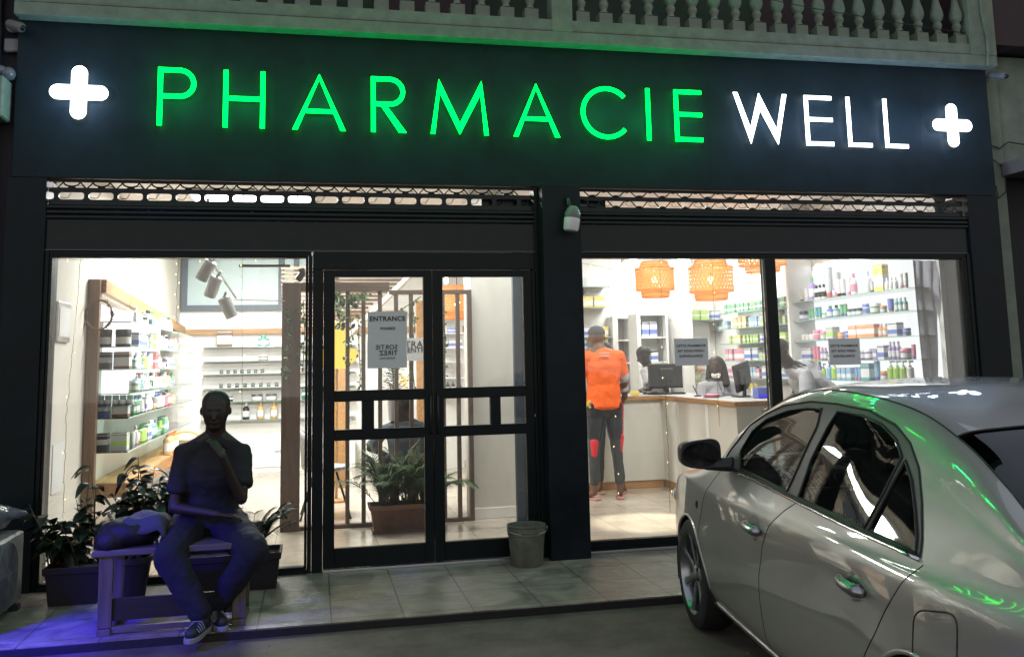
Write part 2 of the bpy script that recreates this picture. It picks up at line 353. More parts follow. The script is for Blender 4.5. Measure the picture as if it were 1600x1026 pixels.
    def ell(s, c, r, rot=None, n=20, m=12):
        c = Vector(c); vs = []
        for i in range(m+1):
            ph = -math.pi/2+math.pi*(i+.001)/(m+.002)
            for k in range(n):
                th = 2*math.pi*k/n; p = Vector((math.cos(ph)*math.cos(th)*r[0], math.cos(ph)*math.sin(th)*r[1], math.sin(ph)*r[2]))
                vs.append(c+(rot @ p if rot else p))
        fs = []
        for i in range(m):
            for k in range(n): fs.append((i*n+k, i*n+(k+1) % n, (i+1)*n+(k+1) % n, (i+1)*n+k))
        fs += [tuple(range(n-1, -1, -1)), tuple(m*n+k for k in range(n))]
        return s.add(vs, fs)
    def build(s, name, m, parent=None, smooth=False, bevel=0, mods=None):
        off = Vector((0, 0, 0)); p = parent
        while p is not None: off += p.location; p = p.parent
        me = bpy.data.meshes.new(name); me.from_pydata([tuple(Vector(v)-off) for v in s.v], [], s.f); me.update()
        o = bpy.data.objects.new(name, me); COL.objects.link(o)
        if parent is not None: o.parent = parent
        me.materials.append(M[m] if isinstance(m, str) else m)
        if bevel:
            b = o.modifiers.new('b', 'BEVEL'); b.width = bevel; b.segments = 2; b.limit_method = 'ANGLE'
        if smooth:
            me.polygons.foreach_set('use_smooth', [True]*len(me.polygons))
            if smooth == 'a': me.set_sharp_from_angle(angle=R(40))
        return o
def remesh(o, vox, it=3, fac=.5, disp=0):
    r = o.modifiers.new('r', 'REMESH'); r.mode = 'VOXEL'; r.voxel_size = vox; r.use_smooth_shade = True
    c = o.modifiers.new('s', 'SMOOTH'); c.iterations = it; c.factor = fac
    if disp:
        tx = bpy.data.textures.get('folds') or bpy.data.textures.new('folds', 'CLOUDS'); tx.noise_scale = .09; tx.noise_depth = 3
        d = o.modifiers.new('d', 'DISPLACE'); d.texture = tx; d.strength = disp; d.texture_coords = 'LOCAL'; d.mid_level = .5
    bpy.context.view_layer.update(); dg = bpy.context.evaluated_depsgraph_get()
    me = bpy.data.meshes.new_from_object(o.evaluated_get(dg)); me.name = o.name
    mt = o.data.materials[0]; o.modifiers.clear(); o.data = me
    if not me.materials: me.materials.append(mt)
    me.polygons.foreach_set('use_smooth', [True]*len(me.polygons)); return o
def thing(name, label, cat, loc=(0, 0, 0), group=None):
    o = bpy.data.objects.new(name, None); COL.objects.link(o); o.location = loc; o.empty_display_size = .1
    o['label'] = label; o['category'] = cat
    if group: o['group'] = group
    return o
def tag(o, label, cat, group=None):
    o['label'] = label; o['category'] = cat
    if group: o['group'] = group
    return o
def struct(o): o['kind'] = 'structure'; return o
def dup(src, parent=None):
    c = src.copy(); COL.objects.link(c); c.parent = parent
    for ch in list(src.children): dup(ch, c)
    return c
def recentre(o):     # give a single-mesh thing its origin at its base
    me = o.data; vs = [v.co for v in me.vertices]
    c = Vector((sum(v.x for v in vs)/len(vs), sum(v.y for v in vs)/len(vs), min(v.z for v in vs)))
    me.transform(Matrix.Translation(-c)); o.location = o.location + c; return o
def text_mesh(body, size, m, parent, loc, name, rot=(R(90), 0, 0), mirror=False, ext=.0008, bold=0, sx=1.):
    cu = bpy.data.curves.new(name, 'FONT'); cu.body = body; cu.size = size; cu.align_x = 'CENTER'; cu.align_y = 'CENTER'
    cu.extrude = ext; cu.offset = bold; cu.space_character = 1.08
    o = bpy.data.objects.new(name, cu); COL.objects.link(o)
    bpy.context.view_layer.update(); dg = bpy.context.evaluated_depsgraph_get()
    me = bpy.data.meshes.new_from_object(o.evaluated_get(dg)); COL.objects.unlink(o); bpy.data.objects.remove(o)
    if mirror: me.transform(Matrix.Diagonal((-1, 1, 1, 1)))
    me.transform(Matrix.Diagonal((sx, 1, 1, 1)))
    e = Matrix.Rotation(rot[2], 4, 'Z') @ Matrix.Rotation(rot[1], 4, 'Y') @ Matrix.Rotation(rot[0], 4, 'X'); me.transform(e)
    me.materials.clear(); me.materials.append(M[m]); k = bpy.data.objects.new(name, me); COL.objects.link(k)
    off = Vector((0, 0, 0)); p = parent
    while p is not None: off += p.location; p = p.parent
    k.parent = parent; k.location = Vector(loc)-off
    return k

# ================================================================== SETTING
struct(MB().box((-40, -40, -.6), (40, 40, -.048)).build('road', 'road'))
struct(MB().box((-2.6, -1.345, -.2), (9, -.0, 0)).build('pavement', 'step'))
MB_k = MB().box((-2.6, -1.362, -.2), (9, -1.347, -.006)).build('kerb', 'kerb'); struct(MB_k)
struct(MB().box((-1.99, .002, -.2), (5.98, 7.3, -.001)).build('floor', 'floor'))

mb = MB(); rr_ = random.Random(77)
for k_ in range(900):
    x, y = rr_.uniform(-3, 5), rr_.uniform(-4.6, -1.40); r_ = rr_.uniform(.0015, .007)*(1.6 if rr_.random() < .04 else 1); z = -.048
    a_ = [(x+r_*math.cos(t_)*rr_.uniform(.7, 1.2), y+r_*math.sin(t_)*rr_.uniform(.7, 1.2), z) for t_ in (0, 1.2, 2.5, 3.8, 5.1)]
    mb.add(a_+[(x, y, z+r_*.9)], [(i, (i+1) % 5, 5) for i in range(5)])
gv = mb.build('grit', 'kerbgrit'); gv['kind'] = 'stuff'; gv['label'] = 'loose grit and small stones on the road'; gv['category'] = 'grit'
# ------------------------------------------------------------------ the pharmacy building
B = thing('pharmacy_building', 'black fronted pharmacy with big lit shop windows, glass double door and balcony above', 'building', (1.9, 0, 0))
ZT = 2.85
def bx(name, a, b, m='black', bev=.004, parent=B): return MB().box(a, b).build(name, m, parent, bevel=bev)
bx('pillar', (-2.12, -.03, 0), (-1.865, .35, 2.845))
bx('pillar', (1.735, -.15, 0), (2.045, .2, 2.845))
bx('pillar', (5.64, -.03, 0), (5.95, .35, 2.845))
# stepped lips on the pillar edges
for q_ in (((1.70, -.02, 0), (1.733, .1, 2.845)), ((5.60, -.012, 0), (5.638, .1, 2.33)), ((-1.862, -.012, .0), (-1.835, .1, 2.33))): bx('corner_trim', q_[0], q_[1], 'frame', .003)
# lintel with faint ribs of the rolled shutter slats
def lintel(x0, x1):
    mb = MB().box((x0, 0, 2.335), (x1, .16, 2.55))
    z = 2.552
    while z < 2.655:
        mb.prism([(-.010, z), (-.018, z+.010), (-.018, z+.024), (-.006, z+.034), (.1, z+.034), (.1, z)], x0, x1, 'yz'); z += .036
    return mb.build('lintel', 'shutter', B)
lintel(-1.862, 1.70); lintel(2.047, 5.638)
bx('lintel_cap', (-1.862, -.022, 2.326), (1.698, .02, 2.333), 'bluegrey', .001)
bx('lintel_cap', (2.047, -.022, 2.326), (5.60, .02, 2.333), 'bluegrey', .001)
# perforated shutter rows
def rowslots(x0, x1, zlo, zhi, rows, kind):
    mb = MB(); zb = zlo-.045
    mb.box((x0, .02, zlo-.05), (x1, .034, zlo)); mb.box((x0, .02, zhi), (x1, .034, zhi+.03))
    return mb
def shutter(x0, x1, wavy):
    o = MB().box((x0, .022, 2.655), (x1, .036, 2.700)).box((x0, .022, 2.752), (x1, .036, 2.786)).box((x0, .022, 2.826), (x1, .036, 2.848))
    p = .2; x = x0+.05
    if not wavy:
        while x < x1+.05:
            # web between two rounded slots
            w = .016; pts = [(x-w-.02, 2.699), (x-w-.004, 2.706), (x-w, 2.716), (x-w, 2.736), (x-w-.004, 2.746), (x-w-.02, 2.753), (x+w+.02, 2.753), (x+w+.004, 2.746), (x+w, 2.736), (x+w, 2.716), (x+w+.004, 2.706), (x+w+.02, 2.699)]
            if x < x1: o.prism(pts, .022, .036)
            xc = x+p/2
            if xc < x1-.06:
                o.prism([(xc-.028, 2.785), (xc-.02, 2.797), (xc+.02, 2.797), (xc+.028, 2.785)], .022, .036)
                a = [(xc+.055*math.cos(t), .02, 2.826-.030*math.sin(t)) for t in [math.pi*k/10 for k in range(11)]]
                o.tube(a, .006, 6)
                o.prism([(xc-.1, 2.785), (xc-.088, 2.785), (xc-.05, 2.827), (xc-.062, 2.827)], .024, .03); o.prism([(xc+.088, 2.785), (xc+.1, 2.785), (xc+.062, 2.827), (xc+.05, 2.827)], .024, .03)
            x += p
    else:
        for ph, z0, z1, y in ((0, 2.786, 2.830, .018), (0, 2.700, 2.756, .016)):
            pts = []; n = int((x1-x0)/.0125)
            for i in range(n+1):
                xx = x0+i*.0125; tt = (xx-x0)/.2*2*math.pi+ph; s = max(-1, min(1, 1.35*math.sin(tt))); pts.append((xx, y, (z0+z1)/2+(z1-z0)/2*s))
            o.tube(pts, .005, 5)
            k = 0; xx = x0+.15
            while xx < x1: o.prism([(xx-.035, z0-.003), (xx-.015, z0+.014), (xx+.015, z0+.014), (xx+.035, z0-.003)], .02, .034); o.prism([(xx-.022+.1, z1+.003), (xx+.1-.01, z1-.010), (xx+.1+.01, z1-.010), (xx+.122, z1+.003)], .02, .034); xx += .2
    s = o.build('roller_shutter', 'shutter', B)
    # second, inner curtain wires seen through the slots
    q = MB(); pts = []; n = int((x1-x0)/.0125)
    for i in range(n+1):
        xx = x0+i*.0125; tt = (xx-x0+.06)/.2*2*math.pi; pts.append((xx, .075, 2.765+.045*max(-1, min(1, 1.3*math.sin(tt)))))
    q.tube(pts, .003, 4).build('shutter_link', 'metal', s)
shutter(-1.862, 1.73, False); shutter(2.047, 5.62, True)
bx('blind_strip', (1.30, .09, 2.69), (1.73, .1, 2.762), 'shutter', 0); bx('blind_strip', (2.05, .09, 2.69), (2.33, .1, 2.762), 'shutter', 0)
# windows
def ring(x0, x1, z0, z1, t, y0, y1, tb=None):
    tb = tb or t
    return MB().box((x0-t, y0, z0-tb), (x0, y1, z1+t)).box((x1, y0, z0-tb), (x1+t, y1, z1+t)).box((x0+.0002, y0+.001, z1), (x1-.0002, y1-.001, z1+t-.0004)).box((x0+.0002, y0+.001, z0-tb+.0004), (x1-.0002, y1-.001, z0))
wf = ring(-1.815, -.062, .047, 2.278, .018, -.005, .07, .045).build('window', 'frame', B, bevel=.003)
MB().box((-1.83, .035, .04), (-.05, .043, 2.285)).build('pane', 'glass', wf)
MB().box((-1.862, -.002, 2.297), (-.02, .09, 2.324)).box((-.042, -.004, 0), (-.012, .09, 2.296)).box((-1.83, -.02, 0), (-.04, -.006, .03)).build('frame_cover', 'frame', wf)
wf = ring(2.063, 5.56, .09, 2.282, .018, -.005, .07, .05).box((3.67, -.012, .09), (3.765, .085, 2.282)).build('window', 'frame', B, bevel=.003)
MB().box((2.05, .035, .08), (3.669, .043, 2.29)).build('pane', 'glass', wf); MB().box((3.767, .035, .08), (5.57, .043, 2.29)).build('pane', 'glass', wf)
MB().box((2.047, -.002, 2.301), (5.6, .09, 2.324)).box((5.58, -.004, 0), (5.6, .09, 2.296)).build('frame_cover', 'frame', wf)
MB().box((2.047, -.03, .002), (5.6, .06, .022)).build('sill', 'metal', wf, bevel=.003)
MB().box((2.047, -.012, .024), (5.6, .06, .038)).build('sill', 'frame', wf, bevel=.002)
# double door
bx('door_head', (-.010, -.012, 2.19), (1.698, .08, 2.322), 'frame')
bx('door_jamb', (-.010, -.012, 0), (.068, .08, 2.188), 'frame'); bx('door_jamb', (1.672, -.012, 0), (1.698, .08, 2.188), 'frame')
bx('threshold', (.07, -.03, 0), (1.67, .05, .018), 'metal', .003)
def door(x0, x1, mids, hinge):
    mb = MB(); zs = [.022, .157, .925, 1.003, 1.208, 1.288, 2.134, 2.186]
    gx0, gx1 = mids[0], mids[-1]
    mb.box((x0, .0, zs[0]), (gx0, .055, zs[7])).box((gx1, .0, zs[0]), (x1, .055, zs[7]))
    for a, b_ in ((zs[0], zs[1]), (zs[2], zs[3]), (zs[4], zs[5]), (zs[6], zs[7])): mb.box((gx0+.0003, .001, a), (gx1-.0003, .054, b_))
    mb.box((mids[1], .002, zs[3]+.0002), (mids[2], .053, zs[4]-.0002))
    d = mb.build('door', 'frame', B, bevel=.003)
    for a, b_, c, e in ((gx0, gx1, zs[1], zs[2]), (gx0, mids[1], zs[3], zs[4]), (mids[2], gx1, zs[3], zs[4]), (gx0, gx1, zs[5], zs[6])):
        MB().box((a-.006, .024, c-.006), (b_+.006, .030, e+.006)).build('pane', 'glass', d)
    MB().tube([(hinge, -.0, .95), (hinge, -.045, .98), (hinge, -.045, 1.22), (hinge, -.0, 1.25)], .008, 8).build('handle', 'plastic_black', d, smooth=True)
    return d
door(.07, .884, (.152, .352, .442, .817), .86); door(.888, 1.670, (.965, 1.325, 1.405, 1.602), .915)
MB().box((1.668, -.013, 1.05), (1.672, -.012, 1.07)).build('hinge', 'metal', B)

# interior shell
bx('interior_wall', (-2.03, .36, 0), (-1.9, 7.3, 3.3), 'plasterleft', 0)
bx('interior_wall', (-1.9, 7.04, 0), (2.42, 7.18, 3.3), 'plaster', 0)
bx('interior_wall', (2.42, 4.9, 0), (2.54, 7.18, 3.3), 'plaster', 0)
bx('interior_wall', (2.54, 5.25, 0), (5.6, 5.37, 3.3), 'plaster', 0)
bx('interior_wall', (5.6, .36, 0), (5.72, 5.37, 3.3), 'plaster', 0)
bx('ceiling', (-2.03, .36, 3.2), (5.72, 7.18, 3.3), 'plaster', 0)
bx('interior_wall', (-2.0, .18, 3.02), (5.7, .355, 3.2), 'plaster', 0)     # above the window heads
bx('interior_column', (1.50, 1.86, .0), (1.95, 2.3, 3.199), 'plasterw', .004)
bx('skirting', (1.485, 1.845, .0), (1.965, 1.858, .10), 'plaster', .003)
bx('skirting', (-1.898, .4, 0), (-1.885, 1.42, .09), 'plaster', .002)
MB().box((1.80, 1.30, .0), (1.87, 1.36, 2.7)).box((1.873, 1.31, .0), (1.90, 1.35, 2.7)).build('glazing_post', 'bluegrey', B, bevel=.003)
MB().box((1.80, 1.10, .0), (2.02, 1.30, .05)).build('glazing_sill', 'bluegrey', B, bevel=.003)
bx('interior_column', (4.83, 4.62, 0), (4.99, 5.245, 3.199), 'plaster', .003)
bx('interior_wall', (5.28, 2.55, 0), (5.598, 2.60, 3.199), 'white', .002)   # white divider between the two right hand shelf runs
# upper back window with dark frame
uw = ring(-1.80, -.52, 2.38, 3.12, .09, 6.97, 7.035).build('window', 'bluegrey', B, bevel=.003)
for q_ in ((-.30, -.22), (.30, .36)): MB().box((q_[0], 6.97, 2.29), (q_[1], 7.035, 3.19)).build('mullion', 'bluegrey', uw, bevel=.003)
MB().box((-1.82, 7.0, 2.36), (.36, 7.01, 3.14)).build('pane', 'paleblue', uw)
bx('wood_rail', (-1.88, 6.96, 1.95), (2.40, 7.035, 2.03), 'woodx', .003)
bx('wood_rail', (.05, 6.90, 2.20), (1.35, 6.955, 2.27), 'woodx', .003)
bx('wood_post', (1.33, 5.2, 0), (1.42, 5.30, 2.3), 'wood', .003); bx('wood_post', (1.44, 5.2, 0), (1.50, 5.30, 2.3), 'plasterw', .003)

# balcony over the sign
def balz(px, py, Y): return at(px, py, Y).z
BY = -.14
zb = balz(600, 62, BY)
bal = MB().box((-2.1, BY, 4.005), (5.98, .5, 4.10)).box((-2.1, BY+.006, 4.104), (5.98, .3, 4.20)).build('balcony', 'balcony', B, bevel=.004)
prof = [(.052, 0), (.052, .085), (.040, .10), (.026, .115), (.022, .135), (.034, .165), (.036, .185), (.027, .20), (.027, .212), (.044, .235), (.052, .27), (.046, .315), (.034, .36), (.024, .42), (.022, .47), (.032, .49), (.032, .51), (.05, .53), (.05, .60)]
def baluster(x):
    mb = MB(); mb.box((x-.056, BY+.03, 4.202), (x+.056, BY+.142, 4.29)); mb.lathe([(r*1.12, z+4.202) for r, z in prof[2:]], (x, BY+.086, 0), 14); return mb
b0 = baluster(-1.9).build('baluster', 'balcony', bal, smooth='a')
xs = [-1.9+.2*k for k in range(1, 19)]+[2.13+.196*k for k in range(0, 19)]
for x in xs:
    if 1.72 < x < 2.1 or x > 5.66: continue
    c = b0.copy(); COL.objects.link(c); c.parent = bal; c.location = (x+1.9, 0, 0)
for xa, xb in ((1.86, 2.03), (5.72, 5.98), (-2.1, -2.0)): MB().box((xa, BY-.004, 4.10), (xb, BY+.16, 4.95)).build('pier', 'balcony', bal, bevel=.004)
MB().box((-2.1, BY-.01, 4.81), (5.98, BY+.19, 4.90)).build('handrail', 'balcony', bal, bevel=.006)
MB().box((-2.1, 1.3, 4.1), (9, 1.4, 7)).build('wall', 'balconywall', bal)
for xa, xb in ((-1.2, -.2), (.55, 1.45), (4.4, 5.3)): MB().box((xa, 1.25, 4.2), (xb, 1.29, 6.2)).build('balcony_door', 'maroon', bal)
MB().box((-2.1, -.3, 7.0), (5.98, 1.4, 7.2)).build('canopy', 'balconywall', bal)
MB().tube([(5.86+.02*math.sin(z), BY-.02, 4.0+z*.12) for z in range(9)], .012, 6).build('drain_pipe', 'balcony', bal)

# ------------------------------------------------------------------ sign
SG = thing('pharmacy_sign', 'long black shop sign with lit green and white letters between two glowing white crosses', 'sign', (1.9, -.05, 2.85))
MB().box((-2.1, -.02, 2.853), (5.95, .1, 4.003)).build('panel', 'panel', SG, bevel=.003)
MB().box((-2.1, -.026, 2.85), (5.95, -.021, 2.862)).build('edge_strip', 'frame', SG)
FY, BYK = -.070, -.060     # face and back of the standing-off letters
zt = [at(x, y, FY).z for x, y in ((251.8, 105.3), (1013.7, 139.2), (1382, 153.5))]; zl = [at(x, y, FY).z for x, y in ((250.4, 195.5), (1017.4, 219), (1389, 231))]
LT, LB = sum(zt)/3, sum(zl)/3; LH = LT-LB; SW = .033
def stroke(p, q, w=SW):
    p, q = Vector(p), Vector(q); a = (q-p).normalized(); nrm = Vector((-a.y, a.x))*w/2; return [p+nrm, q+nrm, q-nrm, p-nrm]
def arc(cx, cz, rx, rz, a0, a1, w=SW, n=28):
    o = []; i = []
    for k in range(n+1):
        t_ = a0+(a1-a0)*k/n; o.append((cx+(rx+w/2)*math.cos(t_), cz+(rz+w/2)*math.sin(t_))); i.append((cx+(rx-w/2)*math.cos(t_), cz+(rz-w/2)*math.sin(t_)))
    return [[o[k], o[k+1], i[k+1], i[k]] for k in range(n)]
def letter(ch, xl, xr):
    a, b_ = at(xl, 170, FY).x, at(xr, 170, FY).x; w = b_-a; h = LH; sw = SW; pol = []; z0, z1 = LB, LT; hs = sw/2
    dv = sw*1.12
    if ch in 'PHREL' or ch == 'I': pol.append([(a, z0), (a+sw, z0), (a+sw, z1), (a, z1)])
    if ch == 'H': pol += [[(b_-sw, z0), (b_, z0), (b_, z1), (b_-sw, z1)], [(a+sw, z0+h*.47), (b_-sw, z0+h*.47), (b_-sw, z0+h*.47+sw), (a+sw, z0+h*.47+sw)]]
    if ch in 'PR':
        rz = h*.265-hs; cz = z1-hs-rz; xs_ = b_-hs-rz*1.0
        if ch == 'R': xs_ -= .0
        pol += [[(a+sw, z1-sw), (xs_, z1-sw), (xs_, z1), (a+sw, z1)], [(a+sw, cz-rz-hs), (xs_, cz-rz-hs), (xs_, cz-rz+hs), (a+sw, cz-rz+hs)]]
        pol += arc(xs_, cz, rz, rz, -math.pi/2, math.pi/2)
        if ch == 'R': x0_ = a+sw+.04; pol.append([(x0_, cz-rz-hs+.004), (x0_+dv*1.2, cz-rz-hs+.004), (b_+.01, z0), (b_-dv*1.25, z0)])
    if ch == 'E':
        for z in (z0, z0+h*.485, z1-sw): pol.append([(a+sw, z), (b_, z), (b_, z+sw), (a+sw, z+sw)])
    if ch == 'L': pol.append([(a+sw, z0), (b_, z0), (b_, z0+sw), (a+sw, z0+sw)])
    if ch == 'A':
        m_ = (a+b_)/2; pol += [[(a, z0), (a+dv, z0), (m_+dv*.25, z1-.02), (m_, z1)], [(b_-dv, z0), (b_, z0), (m_, z1), (m_-dv*.25, z1-.02)]]
        zc = z0+h*.30; k = .30; xa = a+dv+(m_-a-dv)*k-.004; xb = b_-dv-(b_-dv-m_)*k+.004; k2 = (h*.30+sw*.9)/h; pol.append([(xa, zc), (xb, zc), (b_-dv-(b_-dv-m_)*k2+.004, zc+sw*.9), (a+dv+(m_-a-dv)*k2-.004, zc+sw*.9)])
    if ch == 'M':
        x1_, x2_ = a+w*.12, b_-w*.12-.005; m_ = (a+b_)/2
        pol += [[(a, z0), (a+sw, z0), (x1_+sw*.75, z1-.05), (x1_+sw*.35, z1)], [(b_-sw, z0), (b_, z0), (x2_-sw*.35+.02, z1), (x2_-sw*.75+.02, z1-.05)],
                [(x1_+sw*.35, z1), (x1_+sw*.4, z1-.095), (m_, z0), (m_+.004, z0+.08)], [(x2_+.02-sw*.35, z1), (x2_+.02-sw*.4, z1-.095), (m_, z0), (m_-.004, z0+.08)]]
    if ch == 'W':
        m_ = (a+b_)/2; q1, q2 = a+w*.29, b_-w*.20
        pol += [[(a, z1), (a+dv, z1), (q1+.012, z0+.10), (q1, z0)], [(q1, z0), (q1-.008, z0+.10), (m_-.012, z1), (m_+.004, z1-.11)], [(m_-.012, z1), (m_-.028, z1-.10), (q2, z0), (q2+.006, z0+.10)], [(b_-dv, z1), (b_, z1), (q2, z0), (q2-.012, z0+.10)]]
    if ch == 'C':
        cz = (z0+z1)/2; rz = h/2-hs; cx = a+hs+rz; pol += arc(cx, cz, rz, rz, R(42), R(318), n=44)
    return pol
LE = 2.7
def lit(name, pol, face, back, lab=None):
    f = MB(); k = MB()
    for p in pol:
        f.prism(p, FY, BYK)
    o = f.build(name, face, SG)
    ax_ = [v[0] for p in pol for v in p]; az_ = [v[1] for p in pol for v in p]
    l = bpy.data.lights.new('letter_fill_light', 'POINT'); g_ = face == 'led_green'; l.energy = LE*(1.3 if g_ else 1.5)*(1.5 if name == 'cross' else 1); l.color = (0, 1, .3) if g_ else (.42, .58, 1); l.shadow_soft_size = .06
    lo = bpy.data.objects.new('letter_fill_light', l); COL.objects.link(lo); lo.location = ((min(ax_)+max(ax_))/2, -.29, (min(az_)+max(az_))/2)  # added point lamp floating before each letter to wash panel and balcony
    for p in pol: c = [sum(v[0] for v in p)/len(p), sum(v[1] for v in p)/len(p)]; k.prism([(c[0]+(v[0]-c[0])*.8, c[1]+(v[1]-c[1])*.8) for v in p], BYK+.003, BYK+.005)
    k.build('added_halo_backing', back, o)  # glowing backing added to imitate lens glare round the letters
    if lab: o['label'] = lab
    return o
LET = [('P', 245.5, 305.5), ('H', 348.5, 413.8), ('A', 457, 540), ('R', 580, 633), ('M', 673, 763), ('A', 802, 874), ('C', 908, 977), ('I', 1010, 1020.5), ('E', 1054, 1096.5)]
WL = [('W', 1147, 1230), ('E', 1257.5, 1300), ('L', 1323, 1359.5), ('L', 1380.5, 1415.5)]
for ch, a, b_ in LET: lit('letter', letter(ch, a, b_), 'led_green', 'halo_green_back', 'green lit letter')
for ch, a, b_ in WL: lit('letter', letter(ch, a, b_), 'led_white', 'halo_white_back', 'white lit letter')
def cross(pl, pr, ptop, pbot):
    l, r, t_, b_ = at(*pl, FY), at(*pr, FY), at(*ptop, FY), at(*pbot, FY); cx, cz = (l.x+r.x)/2, (t_.z+b_.z)/2; L = ((r.x-l.x)+(t_.z-b_.z))/4; w = L*.275
    pol = [[(cx-L+w, cz-w), (cx-w, cz-w), (cx-w, cz+w), (cx-L+w, cz+w)], [(cx+w, cz-w), (cx+L-w, cz-w), (cx+L-w, cz+w), (cx+w, cz+w)], [(cx-w, cz-L+w), (cx+w, cz-L+w), (cx+w, cz+L-w), (cx-w, cz+L-w)]]
    for dx, dz, a0 in ((L-w, 0, -90), (0, L-w, 0), (-L+w, 0, 90), (0, -L+w, 180)):
        pol.append([(cx+dx+w*math.cos(R(a0+180*k/14)), cz+dz+w*math.sin(R(a0+180*k/14))) for k in range(15)])
    lit('cross', pol, 'led_white', 'halo_white_back')
cross((76, 143.5), (169.6, 145.8), (124.5, 103.4), (122, 185.3)); cross((1458.2, 195.2), (1518.9, 197.2), (1486.5, 162), (1489.9, 229.6))

for px_ in (430, 770, 1108, 1440): xx = at(px_, 200, -.02).x; MB().box((xx-.0012, -.0215, 2.87), (xx+.0012, -.0203, 3.99)).build('panel_joint', 'seal', SG)
for px_ in (60, 420, 440, 760, 780, 1100, 1118, 1432, 1450):
    xx = at(px_, 200, -.02).x
    for z_ in (2.90, 3.96): MB().lathe([(.006, 0), (.005, -.003), (.0001, -.0035)], (xx, -.0205, z_), 8, 'y').build('screw', 'frame', SG)
# ------------------------------------------------------------------ neighbours
NR = thing('neighbour_building', 'shabby pale green plaster house right of the pharmacy, maroon eave on top', 'building', (7.5, .2, 0))
MB().box((5.985, .1, 0), (6.16, .5, 4.2)).box((6.16, .15, 3.15), (9, .5, 4.2)).build('wall', 'neigh', NR)
MB().box((6.0, -.1, 4.22), (9, .6, 5.6)).build('eave', 'maroon', NR)
MB().box((6.12, -.25, 3.05), (9, .149, 3.17)).build('awning_slab', 'pinkish', NR)
MB().box((6.162, .3, 0), (9, .45, 3.149)).build('dark_opening_sheet', 'neighdark', NR)  # dark sheet standing in for the unlit opening
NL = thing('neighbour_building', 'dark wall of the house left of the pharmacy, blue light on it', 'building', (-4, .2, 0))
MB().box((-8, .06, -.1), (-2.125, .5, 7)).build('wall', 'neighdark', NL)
MB().box((-2.32, -.02, -.05), (-2.22, .059, 6)).build('pilaster', 'neighdark', NL, bevel=.01)
def camdev(name, label, p, d, col='acbody'):
    t_ = thing(name, label, 'camera', p); MB().lathe([(.045, 0), (.045, .02), (.02, .025), (.02, .04)], p, 14, 'y').build('mount', col, t_, smooth='a')
    p = Vector(p); q = p+Vector(d)*.12; MB().cap(p+Vector((0, -.05, 0)), q+Vector((0, -.05, 0)), .035, .037, n=16).build('housing', col, t_, smooth=True)
    MB().cap(q+Vector((0, -.05, 0))+Vector(d)*.02, q+Vector((0, -.05, 0))+Vector(d)*.035, .026, .02).build('lens', 'screen', t_, smooth=True)
camdev('security_camera', 'small grey camera high on the dark wall left of the sign', at(20, 42, .02), Vector((.7, -.55, -.35)).normalized())
camdev('security_camera', 'small camera beside the right end of the sign', at(1543, 120, .05), Vector((.2, -.8, -.3)).normalized())
o = MB().rbox((0, 0, 0), (.12, .05, .10), .008); p = at(5, 80, 0); o.v = [tuple(Vector(v)+Vector((p.x, .0, p.z))) for v in o.v]
recentre(tag(o.build('junction_box', 'acbody'), 'grey junction box under the camera on the left wall', 'electrical box'))
q = at(0, 190, -.02); tb = thing('outdoor_lamp', 'green tinted box lamp with a pale bag on it at the left edge', 'lamp', q)
MB().rbox((q.x-.25, -.16, q.z), (q.x+.055, .04, q.z+.30), .012).build('housing', 'balcony', tb)
MB().ell((q.x-.05, -.06, q.z+.36), (.11, .07, .045)).ell((q.x+.05, -.06, q.z+.34), (.05, .05, .05)).build('bag', 'bagplastic', tb, smooth=True)
def cable(name, label, pts, r=.005, sag=.0, m='seal'):
    out = []; P_ = [Vector(p) for p in pts]
    for i in range(len(P_)-1):
        for k in range(10):
            f = k/10; v = P_[i].lerp(P_[i+1], f); v.z -= sag*4*f*(1-f); out.append(v)
    out.append(P_[-1]); return recentre(tag(MB().tube(out, r, 5).build(name, m, smooth=True), label, 'cable'))
cable('cable', 'thin cable strung across the right balcony balusters', [at(1180, -6, -.2), at(1335, 24, -.2), at(1540, 56, -.05)], .004, .01)
cable('cable', 'loop of cable hanging on the green wall right of the sign', [at(1552, 250, .08), at(1570, 262, .08), at(1572, 300, .08), at(1560, 310, .08), at(1556, 290, .08)], .005)
cable('cable', 'twisted wires below the awning slab on the right house', [at(1545, 226, .08), at(1562, 232, .08), at(1575, 222, .08), at(1600, 226, .08)], .006)
# white unlit wall lamp on the middle pillar
p = at(893, 350, -.24); wl = thing('wall_lamp', 'small unlit grey and white lamp hanging from the middle pillar', 'lamp', p)
MB().tube([(p.x-.01, -.15, p.z+.22), (p.x-.01, -.19, p.z+.20), (p.x-.005, -.22, p.z+.12)], .016, 8).build('bracket', 'plastic_black', wl, smooth=True)
MB().lathe([(.03, .14), (.045, .12), (.06, .085), (.062, .05), (.060, .045)], (0, 0, 0), 20).build('socket', 'acbody', wl, smooth='a')
MB().lathe([(.062, .044), (.060, -.04), (.050, -.055), (.0, -.058)], (0, 0, 0), 20).build('lamp_globe', 'white', wl, smooth='a')
for c in wl.children[1:]: c.location = (0, 0, 0); c.data.transform(Matrix.Translation(Vector(p))); c.data.transform(Matrix.Rotation(R(8), 4, 'Y'))

